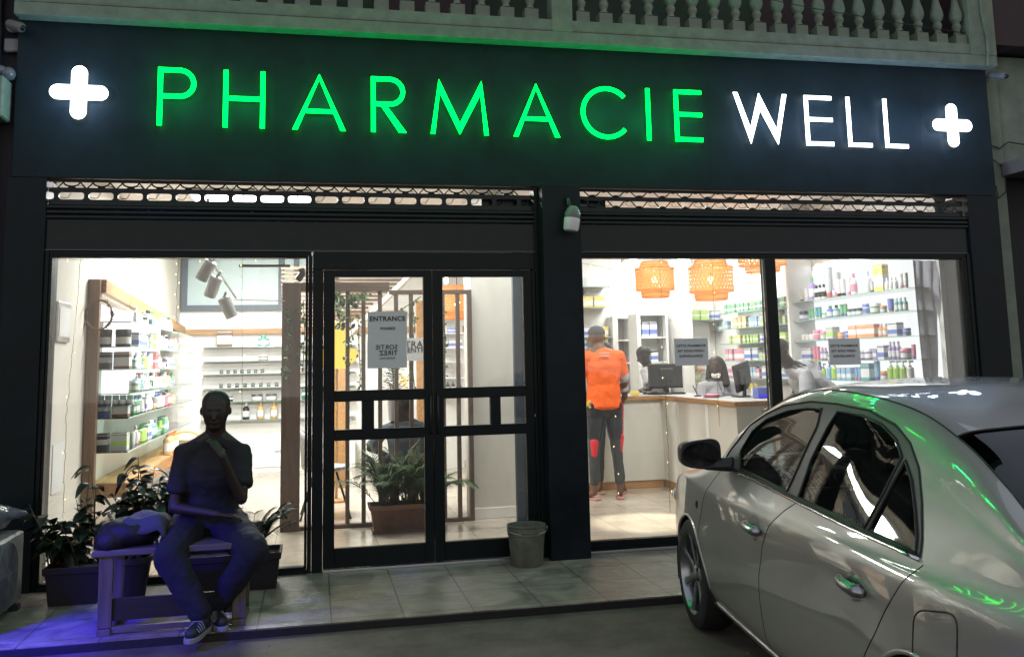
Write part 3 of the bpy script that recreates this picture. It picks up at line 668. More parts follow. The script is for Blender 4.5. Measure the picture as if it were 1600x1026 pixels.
# ================================================================== INTERIOR LIGHT
def area(name, loc, size, power, col=(1, .97, .92), rot=(0, 0, 0), sy=None):
    l = bpy.data.lights.new(name, 'AREA'); l.energy = power; l.color = col; l.size = size
    if sy: l.shape = 'RECTANGLE'; l.size_y = sy
    o = bpy.data.objects.new(name, l); COL.objects.link(o); o.location = loc; o.rotation_euler = rot; return o
def spot(name, loc, target, power, ang, col=(1, 1, 1), blend=.4, rad=.03):
    l = bpy.data.lights.new(name, 'SPOT'); l.energy = power; l.color = col; l.spot_size = ang; l.spot_blend = blend; l.shadow_soft_size = rad
    o = bpy.data.objects.new(name, l); COL.objects.link(o); o.location = loc
    o.rotation_euler = (Vector(target)-Vector(loc)).to_track_quat('-Z', 'Y').to_euler(); return o
k = 0
for x, y, s, lab in ((-.6, 2.5, 1, 'ceiling panel light over the left shop half, nearer the window'), (-.6, 4.4, 1, 'ceiling panel light over the back left wall'), (3.6, 1.2, 1, 'ceiling panel light just inside the right window'), (4.6, 4.1, 1, 'ceiling panel light above the counter staff'), (1.2, 1.15, 1, 'ceiling panel light just inside the entrance door')):
    t_ = thing('ceiling_light', lab, 'ceiling light', (x, y, 3.17), 'ceiling panel lights'); MB().box((x-.62, y-.32, 3.15), (x+.62, y+.32, 3.195)).build('frame', 'white', t_); MB().box((x-.58, y-.28, 3.146), (x+.58, y+.28, 3.149)).build('diffuser', 'ceillight', t_)
    area('ceiling_area', (x, y, 3.13), 1.2, 30 if x == 1.2 else 74 if y < 2 else 170 if x < 0 else 70, (.99, .985, .96), sy=.6)
# unseen spots added to brighten the two shelf walls
for y_ in (2.1, 3.2, 4.4): spot('shelf_fill_spot', (-.75, y_, 3.1), (-1.8, y_+.25, 1.35), 190, R(62), (.95, .98, 1), .8, .05)
for y_ in (.9, 1.9): spot('shelf_fill_spot', (4.7, y_, 3.1), (5.5, y_+.1, 1.5), 75, R(70), (.95, .98, 1), .8, .05)
spot('shelf_fill_spot', (4.8, 3.6, 3.1), (5.5, 3.6, 1.6), 70, R(75), (.95, .98, 1), .8, .05)
# down light that makes the bright patch on the floor inside the right window
p = ag(1010, 815); spot('downlight_beam', (p.x, p.y+.1, 3.1), (p.x, p.y, 0), 900, R(22), (1, .93, .8), .6)
t_ = thing('downlight', 'small bright downlight seen at the top of the right window', 'downlight', at(983, 410, 4.4)); q = t_.location.copy()
MB().lathe([(.11, 0), (.11, .05), (.07, .14), (.03, .15), (.03, .55)], q, 20).build('housing', 'white', t_, smooth='a'); MB().lathe([(.095, -.004), (.095, -.001)], q, 20).build('bulb', 'ceillight', t_)

# ================================================================== PRODUCTS
PAL = {'white': (.75, .75, .74), 'pale grey': (.5, .52, .54), 'blue': (.03, .10, .50), 'teal': (.02, .34, .36), 'green': (.05, .35, .12), 'lime': (.35, .60, .03), 'yellow': (.85, .62, .03), 'orange': (.85, .26, .03), 'red': (.60, .03, .05), 'pink': (.75, .18, .32), 'purple': (.25, .16, .50), 'black': (.03, .03, .035), 'sky blue': (.18, .45, .75), 'amber': (.60, .34, .06), 'dark green': (.02, .14, .07), 'brown': (.16, .07, .04), 'gold': (.62, .42, .12)}
PAL = {k_: tuple(.78*x+.13 if k_ not in ('black', 'brown', 'dark green') else x for x in c) for k_, c in PAL.items()}
for i, (k_, c) in enumerate(PAL.items()):
    M['c_'+k_] = cartonmat('carton_'+k_.replace(' ', '_'), c, PAL['white'] if k_ not in ('white', 'pale grey') else list(PAL.values())[2+(i*3) % 11], i)
    M['s_'+k_] = mat('plastic_'+k_.replace(' ', '_'), c, .3, coat=.3)
PR = {}
def proto(kind, col, cap_):
    key = (kind, col, cap_)
    if key in PR: return PR[key]
    root = bpy.data.objects.new('p', None); COL.objects.link(root); out = root
    if kind == 'carton':
        MB().rbox((-.5, -.5, 0), (.5, .5, 1), .015).build('carton', 'c_'+col, root)
        MB().box((-.46, -.46, 1.0005), (.46, .46, 1.012)).build('flap', 's_'+cap_, root)
    elif kind == 'bottle':
        MB().lathe([(.40, 0), (.5, .03), (.5, .55), (.46, .66), (.22, .76), (.18, .80)], n=14).build('bottle', 's_'+col, root, smooth='a')
        MB().lathe([(.23, .79), (.23, .98), (.19, 1.0)], n=14).build('cap', 's_'+cap_, root, smooth='a')
        MB().lathe([(.508, .16), (.508, .50)], n=14, caps=False).build('label_band', 's_white' if col != 'white' else 's_'+cap_, root, smooth='a')
    elif kind == 'tube':
        MB().lathe([(.34, .0), (.36, .16), (.34, .17), (.46, .2), (.5, .5), (.5, .99), (.48, 1.0)], n=12, sy=.8).build('tube', 's_'+col, root, smooth='a')
        MB().lathe([(.37, -.001), (.38, .17)], n=12).build('cap', 's_'+cap_, root, smooth='a')
    elif kind == 'jar':
        MB().lathe([(.47, 0), (.5, .04), (.5, .66), (.46, .70)], n=16).build('jar', 's_'+col, root, smooth='a')
        MB().lathe([(.52, .69), (.52, .95), (.49, 1.0)], n=16).build('lid', 's_'+cap_, root, smooth='a')
        MB().lathe([(.506, .15), (.506, .55)], n=16, caps=False).build('label_band', 's_white' if col != 'white' else 's_'+cap_, root, smooth='a')
    elif kind == 'pump':
        MB().lathe([(.44, 0), (.5, .03), (.5, .62), (.42, .68), (.16, .70)], n=14).build('bottle', 's_'+col, root, smooth='a')
        MB().lathe([(.2, .70), (.2, .78), (.07, .79), (.07, .92)], n=10).box((-.12, -.5, .92), (.12, .12, 1.0)).build('pump', 's_'+cap_, root, smooth='a')
    PR[key] = root; return root
ORD = ['first', 'second', 'third', 'fourth', 'fifth', 'sixth', 'seventh', 'eighth', 'ninth', 'tenth', 'eleventh', 'twelfth', 'thirteenth', 'fourteenth', 'fifteenth', 'sixteenth', 'seventeenth', 'eighteenth', 'nineteenth', 'twentieth', '21st', '22nd', '23rd', '24th']
SIZ = {'carton': (.075, .06, .13), 'bottle': (.055, .055, .17), 'tube': (.05, .045, .15), 'jar': (.075, .075, .08), 'pump': (.06, .06, .18)}
def place(kind, col, cap_, loc, rz, size, label, group):
    c = dup(proto(kind, col, cap_)); c.name = 'product_'+kind; c.location = loc; c.rotation_euler = (0, 0, rz); c.scale = size
    c['label'] = label; c['category'] = {'carton': 'box', 'pump': 'bottle'}.get(kind, kind); c['group'] = group; return c
def fill(p0, p1, z, shelf, cols, kinds, hmax=.19, dens=.8, seed=0, depth=.0, rz=0., scale=1., stock=None):
    rnd = random.Random(seed); p0, p1 = Vector(p0), Vector(p1); L = (p1-p0).length; d = (p1-p0).normalized(); x = .03; i = 0
    while x < L-.05 and i < 24:
        if rnd.random() > dens: x += rnd.uniform(.05, .16); continue
        kd = rnd.choice(kinds); c = rnd.choice(cols); cp = rnd.choice(['white', 'white', 'blue', 'green', 'black', 'orange', 'pink'])
        w, dp, h = SIZ[kd]; s = rnd.uniform(.65, 1.2)*scale; w *= s*rnd.uniform(.8, 1.4) if kd == 'carton' else s; dp *= s; h *= s*rnd.uniform(.8, 1.15); h = min(h, hmax)
        if kd != 'carton': dp = w
        run = rnd.choice([1, 1, 1, 2, 3]) if kd != 'tube' else rnd.choice([1, 2])
        for r_ in range(run):
            if x+w > L or i >= 24: break
            pos = p0+d*(x+w/2); pos.z = z
            place(kd, c, cp, pos, rz+rnd.uniform(-.12, .12), (w, dp, h), f'{c} {kd}, {cp} top, {ORD[i]} from left on {shelf}', 'products on '+shelf)
            x += w+.008+rnd.uniform(0, .012); i += 1
        x += rnd.uniform(.005, .05)
def shelf(name, label, a, b_, t=.008, group='glass shelves', m='shelfglass', edge=None):
    t_ = thing(name, label, 'shelf', ((a[0]+b_[0])/2, (a[1]+b_[1])/2, a[2]), group)
    MB().box((a[0], a[1], a[2]), (b_[0], b_[1], a[2]+t)).build('shelf_board', m, t_)
    if edge == 'x-': MB().box((a[0]-.003, a[1], a[2]-.001), (a[0]-.0003, b_[1], a[2]+t+.001)).build('front_edge', 'shelfedge', t_)
    if edge == 'x+': MB().box((b_[0]+.0003, a[1], a[2]-.001), (b_[0]+.003, b_[1], a[2]+t+.001)).build('front_edge', 'shelfedge', t_)
    if edge == 'y-': MB().box((a[0], a[1]-.003, a[2]-.001), (b_[0], a[1]-.0003, a[2]+t+.001)).build('front_edge', 'shelfedge', t_)
    return t_
LV = ['top', 'second', 'third', 'fourth', 'fifth', 'sixth', 'lowest']
# left wall unit: post, beam, mirrored back, glass shelves
LU = thing('shelf_unit', 'tall brightly lit shelf unit with wooden post and sloping beam along the left wall', 'shelf unit', (-1.7, 3.2, 0))
pz = at(148, 437, 1.5)
MB().box((-1.895, 1.44, 0), (-1.80, 1.52, pz.z)).build('post', 'woodpost', LU, bevel=.004)
MB().bar((-1.79, 1.50, 2.20), (-1.79, 6.6, 1.99), .06, .12).build('beam', 'wood', LU, bevel=.004)
MB().box((-1.897, 1.525, .12), (-1.88, 6.9, 2.05)).build('back_panel', 'white', LU)
MB().box((-1.875, 1.56, 2.035), (-1.865, 6.5, 2.055)).build('light_strip', 'striplight', LU)
MB().box((-1.879, 2.0, 1.15), (-1.876, 5.2, 2.03)).build('added_glow_panel', 'glowback2', LU)  # glowing sheet added to blow out the shelf back
MB().box((-1.875, 1.56, .40), (-1.55, 6.2, .52)).build('plinth_drawer', 'wood', LU, bevel=.003)
zs = [at(205, y, 1.5).z for y in (501, 540, 576, 614, 652, 705)]
cold = ['white', 'white', 'white', 'white', 'white', 'white', 'pale grey', 'pale grey', 'blue', 'teal', 'sky blue', 'green', 'lime', 'orange', 'red']
for i, z in enumerate(zs):
    nm = f'{LV[i]} glass shelf of left wall'
    shelf('glass_shelf', f'{LV[i]} glass shelf on the left wall, green edged and crowded with products', (-1.875, 1.54, z-.01), (-1.56, 6.0, 0), edge='x+')
    fill((-1.64, 2.15, 0), (-1.64, 5.9, 0), z-.001, nm, cold, ['bottle', 'carton', 'pump', 'tube', 'bottle', 'jar'], .17, 1, 40+i, rz=R(90), scale=1.15)
# the dark tubs and boxes at the near end of the unit
near = [(0, 'jar', 'black', 'black', 'two'), (1, 'carton', 'black', 'brown', ''), (3, 'carton', 'sky blue', 'white', ''), (3, 'carton', 'brown', 'green', ''), (4, 'carton', 'pale grey', 'black', ''), (5, 'carton', 'black', 'black', '')]
cnt = 0
for lv, y0, cols_ in ((1, -.01, ('black', 'black')), (2, 0, ('black', 'brown')), (4, 0, ('blue', 'brown')), (5, 0, ('black', 'pale grey'))):
    for j, c_ in enumerate(cols_):
        z = zs[lv]; w = .13
        place('jar' if lv == 1 else 'carton', c_, 'black' if lv != 4 else 'blue', (-1.80+.155*j, 1.66+.02*j, z-.001), 0, (w, .12, .15), f'{c_} {"tub" if lv == 1 else "box"}, {"left" if j == 0 else "right"} one at the near end of the {LV[lv]} left shelf', 'dark tubs on the left shelves'); cnt += 1
for j in range(5):
    place('jar', 'teal', 'green', (-1.80+.06*j, 1.62, zs[3]-.10-.001), 0, (.055, .055, .085), f'small green lidded jar, {ORD[j]} from left beneath the fourth left shelf', 'green lidded jars')
shelf('glass_shelf', 'short smoked glass shelf carrying small green jars at the near left end', (-1.875, 1.55, zs[3]-.11), (-1.5, 1.75, 0))
# floor level goods at the left unit
for j in range(4): place('bottle', 'amber', 'orange', (-1.60, 4.1+.16*j, .521), 0, (.10, .10, .26), f'large amber bottle, {ORD[j]} from left on the wooden drawer of the left wall', 'amber bottles on the drawer')
bk = thing('gift_basket', 'glowing amber wicker gift basket at the foot of the left shelves', 'basket', (-1.45, 4.4, .35)); MB().lathe([(.16, 0), (.22, .2), (.2, .2), (.15, .02)], bk.location, 20, sx=1.2).build('bowl', 'wicker', bk, smooth='a'); MB().tube([bk.location+Vector((.24*math.cos(R(a_)), 0, .18+.22*math.sin(R(a_)))) for a_ in range(0, 181, 15)], .012, 6).build('handle', 'wicker', bk, smooth=True)
# wreath on the post
w_ = thing('wreath', 'round dry twig wreath hung on the left wooden post', 'wreath', at(155, 492, 1.38)); c = w_.location.copy()
for j in range(5):
    rr = random.Random(j); MB().tube([c+Vector(((.105+.007*rr.uniform(-1, 1)+.006*math.sin(a_*.5+j))*math.cos(R(a_)), rr.uniform(-.008, .008)-.01*j*.3, (.125+.007*math.sin(a_*.3+j))*math.sin(R(a_)))) for a_ in range(0, 360, 15)], .0045, 5, close=True).build('ring', 'twig', w_, smooth=True)
mb = MB()
for j in range(60):
    rr = random.Random(100+j); a_ = R(rr.uniform(190, 420)) ; p = c+Vector((.105*math.cos(a_), -.01, .125*math.sin(a_))); mb.bar(p, p+Vector((rr.uniform(-.04, .04), rr.uniform(-.03, .01), rr.uniform(-.05, .03))), .006, .003)
mb.build('twigs', 'twig', w_)
# framed picture, papers and switch on the left wall
p0, p1 = atx(88, 470, -1.9), atx(105, 535, -1.9)
fr = thing('picture_frame', 'small pale framed picture on the white wall at the far left', 'picture', (-1.895, (p0.y+p1.y)/2, p1.z))
MB().box((-1.899, p0.y, p1.z), (-1.88, p1.y, p0.z)).build('frame', 'metal', fr, bevel=.004); MB().box((-1.881, p0.y+.03, p1.z+.04), (-1.877, p1.y-.03, p0.z-.04)).build('print', 'paper', fr)
for j, (xa, xb, ya, yb) in enumerate(((66, 76, 700, 770), (82, 96, 695, 765))):
    a_, b_ = atx(xa, ya, -1.9), atx(xb, yb, -1.9); tag(MB().box((-1.8985, a_.y, b_.z), (-1.895, b_.y, a_.z)).build('paper_sheet', 'paper', bevel=.001), ('left' if j == 0 else 'right')+' one of two papers stuck low on the left wall', 'paper', 'papers on the left wall'); recentre(COL.objects[-1])
# back left wall: panels, shelves, goods, drawers
zb_ = [at(350, y, 6.9).z for y in (543, 565, 585, 607, 628, 657, 690)]
for i, z in enumerate(zb_[:6]):
    shelf('glass_shelf', f'{LV[i]} thin glass shelf on the back wall of the left room', (-1.55, 6.82, z), (.6, 7.035, 0), .007, edge='y-')
hb = at(0, 657, 6.9).z
for lv, n, kd, col_, cp, x0, dx, sz in ((2, 7, 'jar', 'white', 'black', -1.30, .095, (.05, .05, .055)), (3, 8, 'jar', 'white', 'black', -1.30, .11, (.05, .05, .06)), (4, 2, 'carton', 'black', 'white', -1.28, .11, (.07, .06, .08)), (2, 2, 'jar', 'pink', 'white', -.30, .12, (.08, .08, .10)), (2, 2, 'jar', 'red', 'white', .12, .10, (.09, .09, .12)), (4, 2, 'carton', 'dark green', 'white', -.12, .19, (.10, .06, .16)), (5, 1, 'bottle', 'black', 'white', -.95, .2, (.10, .10, .24)), (5, 2, 'bottle', 'amber', 'gold', -.75, .19, (.10, .10, .25)), (1, 2, 'jar', 'yellow', 'green', -.30, .2, (.09, .09, .09)), (0, 1, 'bottle', 'teal', 'green', -.72, .2, (.16, .1, .17)), (0, 1, 'carton', 'brown', 'gold', -1.26, .2, (.20, .1, .24)), (4, 2, 'jar', 'pale grey', 'black', -.80, .2, (.15, .1, .09)), (3, 3, 'jar', 'orange', 'white', .05, .14, (.1, .1, .1)), (5, 3, 'jar', 'gold', 'white', -1.52, .13, (.09, .09, .08)), (1, 1, 'jar', 'brown', 'white', -.72, .2, (.13, .1, .08))):
    for j in range(n):
        place(kd, col_, cp, (x0+dx*j, 6.92, zb_[lv]+.0075), 0, sz, f'{col_} {kd}, {ORD[j]} of its row on the {LV[lv]} back wall shelf', 'goods on the back wall')
for j in range(3):
    x0 = -1.56+.72*j; cb = thing('drawer_cabinet', f'white low drawer cabinet under the back shelves, {ORD[j]} from left', 'cabinet', (x0+.35, 6.85, 0), 'white drawer cabinets')
    MB().box((x0, 6.72, .0), (x0+.715, 7.035, .40)).build('carcass', 'white', cb); MB().box((x0+.01, 6.70, .07), (x0+.705, 6.718, .385)).build('drawer', 'white', cb, bevel=.003); MB().box((x0+.3, 6.685, .28), (x0+.42, 6.699, .29)).build('handle', 'metal', cb)
# track light cluster
TL = thing('track_light', 'slanting track with three white cylinder spotlights in the upper left window', 'spotlight', at(325, 402, 1.0)); a_ = at(325, 402, 1.0); b_ = at(365, 462, 1.0); b_.y = 1.25
MB().tube([a_+Vector((-.01, 0, .5)), a_, a_.lerp(b_, .5), b_], .010, 8).build('track', 'white', TL, smooth=True)
for (x, y), d in (((322, 423), (-.45, .2, -.75)), ((333, 448), (-.3, .3, -.8)), ((356, 480), (.35, .2, -.8))):
    c = at(x, y, 1.05); d = Vector(d).normalized(); h_ = MB(); q = d.to_track_quat('Z', 'Y').to_matrix()
    h_.lathe([(.045, -.09), (.052, -.085), (.052, .085), (.046, .088), (.040, .07), (0.0, .065)], n=22); h_.v = [tuple(q @ Vector(v)+c) for v in h_.v]
    hd = h_.build('spot_head', 'white', TL, smooth='a'); e_ = MB().lathe([(0.0001, .067), (.038, .0705)], n=20, caps=False); e_.v = [tuple(q @ Vector(v)+c) for v in e_.v]; e_.build('bulb', 'ceillight', hd)
    MB().tube([c-d*.085, c-d*.11+Vector((.03, 0, .03))], .012, 6).build('joint', 'white', TL)
spot('track_beam', at(333, 440, 1.25), (-.6, 7.0, 1.2), 600, R(52), (1, .97, .92), .5, .02)
recentre(tag(MB().box((-.62, 1.0, 2.315), (-.20, 1.03, 2.335)).tube([(-.14, 1.0, 2.20), (-.10, 1.0, 2.26), (-.11, 1.0, 2.30)], .03, 8).build('projector_bracket', 'plastic_black'), 'black bracket with knob at the top right of the left window', 'bracket'))
tag(recentre(MB().tube([at(352, 468, 1.1), at(445, 470, 1.1)], .004, 5).build('steel_wire', 'metal')), 'taut steel wire crossing the upper left window', 'wire')

# slatted wooden screen behind the door
SC = thing('slat_screen', 'brown wooden slatted screen with thick left post standing behind the entrance', 'screen', (.6, 1.85, 0))
MB().box((-.29, 1.75, 0), (-.12, 1.86, 2.25)).build('post', 'slat', SC, bevel=.004)
MB().box((-.119, 1.76, 2.165), (.70, 1.85, 2.25)).build('beam', 'slatx', SC, bevel=.004)
MB().box((.701, 1.78, 2.135), (1.45, 1.84, 2.175)).build('top_rail', 'slatx', SC, bevel=.003)
MB().box((-.119, 1.77, .0), (1.45, 1.85, .035)).build('bottom_rail', 'slatx', SC, bevel=.003)
sx_ = [at(x, 600, 1.8).x for x in (543, 568, 594, 619.5, 643, 668, 693, 716.5)]
for x in sx_: MB().box((x-.019, 1.785, .036), (x+.019, 1.835, 2.134 if x > .7 else 2.164)).build('slat', 'slat', SC, bevel=.002)
MB().box((1.451, 1.77, 0), (1.492, 1.85, 2.175)).build('post', 'slat', SC, bevel=.003)
# wooden slatted awning display behind it
AW = thing('slatted_canopy', 'reddish slatted wooden canopy seen behind the screen, upper left door pane', 'canopy', (.25, 4.0, 2.3))
for j in range(16):
    z = 2.52-.042*j; MB().box((-.35, 3.2+.03*j, z), (1.12-.052*j, 3.25+.03*j, z+.026)).build('slat', 'woodpost', AW)
MB().bar((1.16, 3.15, 2.56), (.38, 3.7, 1.80), .05, .05).build('edge_bar', 'plasterw', AW)
YL = thing('floor_lamp', 'glowing yellow dome lamp behind the left edge of the door', 'lamp', (.2, 3.5, 0)); c = at(526, 545, 3.5)
MB().lathe([(.0001, .30), (.05, .29), (.10, .22), (.13, .08), (.12, 0)], c, 24).build('lamp_shade', 'yellowlamp', YL, smooth=True); MB().lathe([(.20, .0), (.24, -.05), (.22, -.12), (.10, -.22), (.09, -.22)], c, 24).build('lamp_shade', 'yellowlamp', YL, smooth=True)
MB().tube([(c.x, c.y, 0), (c.x, c.y, c.z-.2)], .015, 8).lathe([(.14, 0), (.14, .02), (.02, .03)], (c.x, c.y, 0), 20).build('stand', 'wood', YL)
MB().box((.13, 4.2, 0), (.33, 4.26, 2.0)).build('board', 'wood', YL) if False else None
recentre(tag(MB().box((.16, 4.6, 0), (.40, 4.66, 1.6)).build('wood_panel', 'wood', bevel=.003), 'honey coloured upright board behind the yellow lamp', 'board'))
# leaves helper
def leaf(mb, p, d, n_, L, w, droop=.3, seg=4):
    p = Vector(p); d = Vector(d).normalized(); n_ = Vector(n_); s_ = d.cross(n_)
    if s_.length < 1e-4: s_ = d.orthogonal()
    s_.normalize(); u = s_.cross(d).normalized(); vs = []
    for i in range(seg+1):
        f = i/seg; c = p+d*L*f-Vector((0, 0, 1))*droop*L*f*f; ww = w*math.sin(math.pi*min(.97, f*.9+.08))**.8*.5
        vs += [c-s_*ww+u*ww*.35, c, c+s_*ww+u*ww*.35]
    fs = []
    for i in range(seg): a_ = i*3; fs += [(a_, a_+3, a_+4, a_+1), (a_+1, a_+4, a_+5, a_+2)]
    mb.add(vs, fs)
def ivy(label, pts, n, seed, size=.035, spread=.05):
    rr = random.Random(seed); mb = MB(); P_ = [Vector(p) for p in pts]; t_ = thing('ivy_strand', label, 'ivy', P_[0], 'ivy on the slatted screen')
    MB().tube(P_, .004, 5).build('stem', 'stem', t_)
    for k in range(int(n*.45)):
        i = rr.randrange(len(P_)-1); c = P_[i].lerp(P_[i+1], rr.random())+Vector((rr.gauss(0, spread), rr.gauss(0, spread*.6), rr.gauss(0, spread*.5)))
        leaf(mb, c, (rr.uniform(-1, 1), rr.uniform(-1, .3), rr.uniform(-1, .2)), (rr.uniform(-.5, .5), -1, .5), rr.uniform(.7, 1.3)*size, rr.uniform(.6, 1)*size, .2, 3)
    mb.build('leaves', 'ivy', t_)
ivy('ivy strand wound down the thick post at the left window edge', [at(452, 470, 1.7), at(449, 520, 1.7), at(447, 560, 1.7), at(445, 595, 1.7)], 60, 1, .04, .018)
ivy('ivy strand down the right side of the thick screen post', [at(474, 470, 1.72), at(476, 520, 1.72), at(473, 580, 1.72)], 60, 2, .04, .022)
ivy('bushy ivy clump hanging at the top left of the door pane', [at(520, 458, 1.72), at(545, 470, 1.72), at(560, 465, 1.72), at(575, 462, 1.72)], 120, 3, .045, .05)
ivy('green leafy mass below the canopy beside the first slat', [at(525, 470, 2.3), at(535, 490, 2.3), at(530, 510, 2.3)], 120, 4, .05, .06)
ivy('ivy trailing down the first screen slat', [at(546, 480, 1.73), at(549, 520, 1.73), at(540, 560, 1.73), at(547, 585, 1.73)], 50, 5, .03, .018)
ivy('thin dark garland hanging left of the paper notice', [at(560, 500, 1.72), at(561, 545, 1.72), at(563, 580, 1.72), at(562, 610, 1.72)], 70, 6, .022, .010)
ivy('ivy trailing down the slat right of the notice', [at(644, 470, 1.73), at(648, 510, 1.73), at(643, 560, 1.73), at(648, 605, 1.73)], 60, 7, .032, .02)
ivy('ivy sprig slanting across the top right of the left door pane', [at(620, 488, 1.73), at(640, 475, 1.73), at(658, 463, 1.73)], 34, 8, .03, .015)
ivy('ivy trailing beside the left edge of the right door pane', [at(693, 480, 1.73), at(696, 540, 1.73), at(692, 600, 1.73)], 44, 9, .03, .012)
# potted topiary with yellow flowers behind the screen
TP = thing('potted_plant', 'small green plant in a tall grey vase below the notice', 'plant', at(615, 640, 2.25)); c = at(615, 612, 2.25)
MB().lathe([(.05, -.28), (.06, -.1), (.055, .0), (.07, .02), (.06, .02)], c, 18).build('vase', 'grey', TP, smooth='a'); mb = MB(); rr = random.Random(5)
for k in range(260): a_ = rr.uniform(0, 6.28); q = c+Vector((math.cos(a_)*rr.uniform(0, .09), math.sin(a_)*rr.uniform(0, .09), rr.uniform(.02, .24))); leaf(mb, q, (math.cos(a_), math.sin(a_), .6), (0, 0, 1), .05, .025, .3, 2)
mb.build('leaves', 'ivy', TP); mb = MB()
for k in range(70): q = at(634, 600, 2.5)+Vector((rr.gauss(0, .05), rr.gauss(0, .05), rr.gauss(0, .09))); leaf(mb, q, (rr.uniform(-1, 1), -1, rr.uniform(-1, 1)), (0, -1, 1), .035, .03, 0, 2)
mb.build('flowers', 'yellowprint', TP)
# chair
CH = thing('shell_chair', 'grey shell chair with thin black legs standing behind the door stile', 'chair', (.1, 2.5, 0))
MB().lathe([(.0001, .44), (.19, .445), (.23, .47), (.235, .49), (.19, .465), (.0001, .46)], (.12, 2.5, 0), 26).build('seat', 'grey', CH, smooth=True)
vs = []; N_ = 14
for j in range(7):
    for i in range(N_+1): a_ = R(100+160*i/N_); rr_ = .235+.03*j/6; z = .48+.40*(j/6)*(1-.35*abs(i/N_-.5)*2); vs.append((.12+rr_*math.cos(a_), 2.5+rr_*math.sin(a_)*.95, z))
mb = MB().add(vs, [(j*(N_+1)+i, j*(N_+1)+i+1, (j+1)*(N_+1)+i+1, (j+1)*(N_+1)+i) for j in range(6) for i in range(N_)]); o = mb.build('backrest', 'grey', CH, smooth=True); sm = o.modifiers.new('s', 'SOLIDIFY'); sm.thickness = .015
for sx2, sy2 in ((-1, -1), (1, -1), (1, 1), (-1, 1)): MB().tube([(.12+sx2*.10, 2.5+sy2*.10, .445), (.12+sx2*.24, 2.5+sy2*.22, 0)], .010, 8).build('leg', 'plastic_black', CH, smooth=True)
# palms
def frond(mb, sm_, base, dirv, L, droop, n=22, ll=.16, w=.012, rnd=None):
    base = Vector(base); d = Vector(dirv).normalized(); pts = []
    for i in range(n+1): f = i/n; pts.append(base+d*L*f-Vector((0, 0, 1))*droop*L*f**2.2)
    sm_.tube(pts, [.0045*(1-.75*i/n)+.001 for i in range(n+1)], 4)
    for i in range(4, n+1):
        f = i/n; p = pts[i]; a_ = (pts[i]-pts[i-1]).normalized(); s_ = a_.cross(Vector((0, 0, 1))); s_.normalize()
        l = ll*math.sin(math.pi*(.12+.8*f))**.7
        for sg in (-1, 1): leaf(mb, p, s_*sg*1.0+a_*.75+Vector((0, 0, .25)), (0, 0, 1), l*rnd.uniform(.8, 1.15), w*rnd.uniform(.8, 1.3), .45, 3)
def palm(root, base, n, L, seed, lm, lean=(0, 0), ll=.16, spread=1., w=.012, amin=0, amax=360, sp=.05):
    rr = random.Random(seed); mb = MB(); st = MB(); base = Vector(base)
    for k in range(n):
        a_ = R(rr.uniform(amin, amax)); el = R(rr.uniform(48, 84)); b_ = base+Vector((rr.uniform(-1, 1)*sp, rr.uniform(-1, 1)*.04, 0))
        frond(mb, st, b_, (math.cos(a_)*math.cos(el)*spread+lean[0], math.sin(a_)*math.cos(el)*.7+lean[1], math.sin(el)), L*rr.uniform(.7, 1.1), rr.uniform(.25, .6), ll=ll, w=w, rnd=rr)
    mb.build('foliage', lm, root); st.build('stem', 'stem', root)
pl = ag(578, 832); PT = thing('planter', 'long ribbed terracotta planter holding a leafy areca palm inside the door', 'planter', (.8, 1.45, 0))
x0, x1 = pl.x, 1.14
mb = MB(); vs = []
for z, e in ((0, .0), (.03, .0), (.035, -.012), (.20, .012), (.21, .03), (.245, .035), (.245, .012), (.20, -.0)):
    vs += [(x0+.02-e, 1.36-e, z), (x1-.02+e, 1.36-e, z), (x1-.02+e, 1.58+e, z), (x0+.02-e, 1.58+e, z)]
mb.add(vs, [(j*4+i, j*4+(i+1) % 4, j*4+4+(i+1) % 4, j*4+4+i) for j in range(7) for i in range(4)]+[(0, 3, 2, 1)]); pot = mb.build('pot', 'terracotta', PT)
mb = MB(); x = x0+.04
while x < x1-.03: mb.bar((x, 1.352+.0, .04), (x, 1.342, .195), .006, .006); x += .016
mb.build('ribs', 'terracotta', pot); MB().box((x0+.03, 1.37, .1), (x1-.03, 1.57, .22)).build('soil', 'soil', PT)
AP = thing('areca_palm', 'bushy green areca palm growing in the terracotta planter', 'palm', (.8, 1.47, .22))
for j, bx_ in enumerate((.63, .80, .98)):
    palm(AP, (bx_, 1.47, .2), 20, .80, 60+j, 'palm', spread=1.0, ll=.18)
MB().tube([(.70, 1.47, .2), (.70, 1.47, .6)], .03, 8).tube([(.86, 1.47, .2), (.87, 1.47, .7)], .034, 8).tube([(.98, 1.47, .2), (.98, 1.47, .6)], .03, 8).build('trunk', 'stem', AP, smooth=True)

# ================================================================== COUNTER AND BACK OFFICE
CT = thing('service_counter', 'white L shaped service counter with honey wood edge', 'counter', (3.6, 3.3, 0))
MB().box((2.7, 3.24, .09), (3.97, 3.9, 1.0)).build('front_panel', 'plasterw', CT, bevel=.003); MB().box((3.972, 1.30, .09), (4.45, 3.9, 1.0)).build('front_panel', 'plasterw', CT, bevel=.003)
MB().box((2.7, 3.25, .0), (3.96, 3.3, .088)).box((3.98, 1.32, 0), (4.05, 3.3, .088)).build('kick_board', 'woodx', CT)
MB().box((2.68, 3.20, 1.002), (3.938, 3.95, 1.045)).build('top', 'woodx', CT, bevel=.003); MB().box((3.94, 1.26, 1.002), (4.5, 3.95, 1.045)).build('top', 'wood', CT, bevel=.003)
MB().box((2.69, 3.21, 1.0455), (4.49, 3.94, 1.049)).box((3.95, 1.27, 1.0455), (4.49, 3.209, 1.049)).build('counter_mat', 'grey', CT)
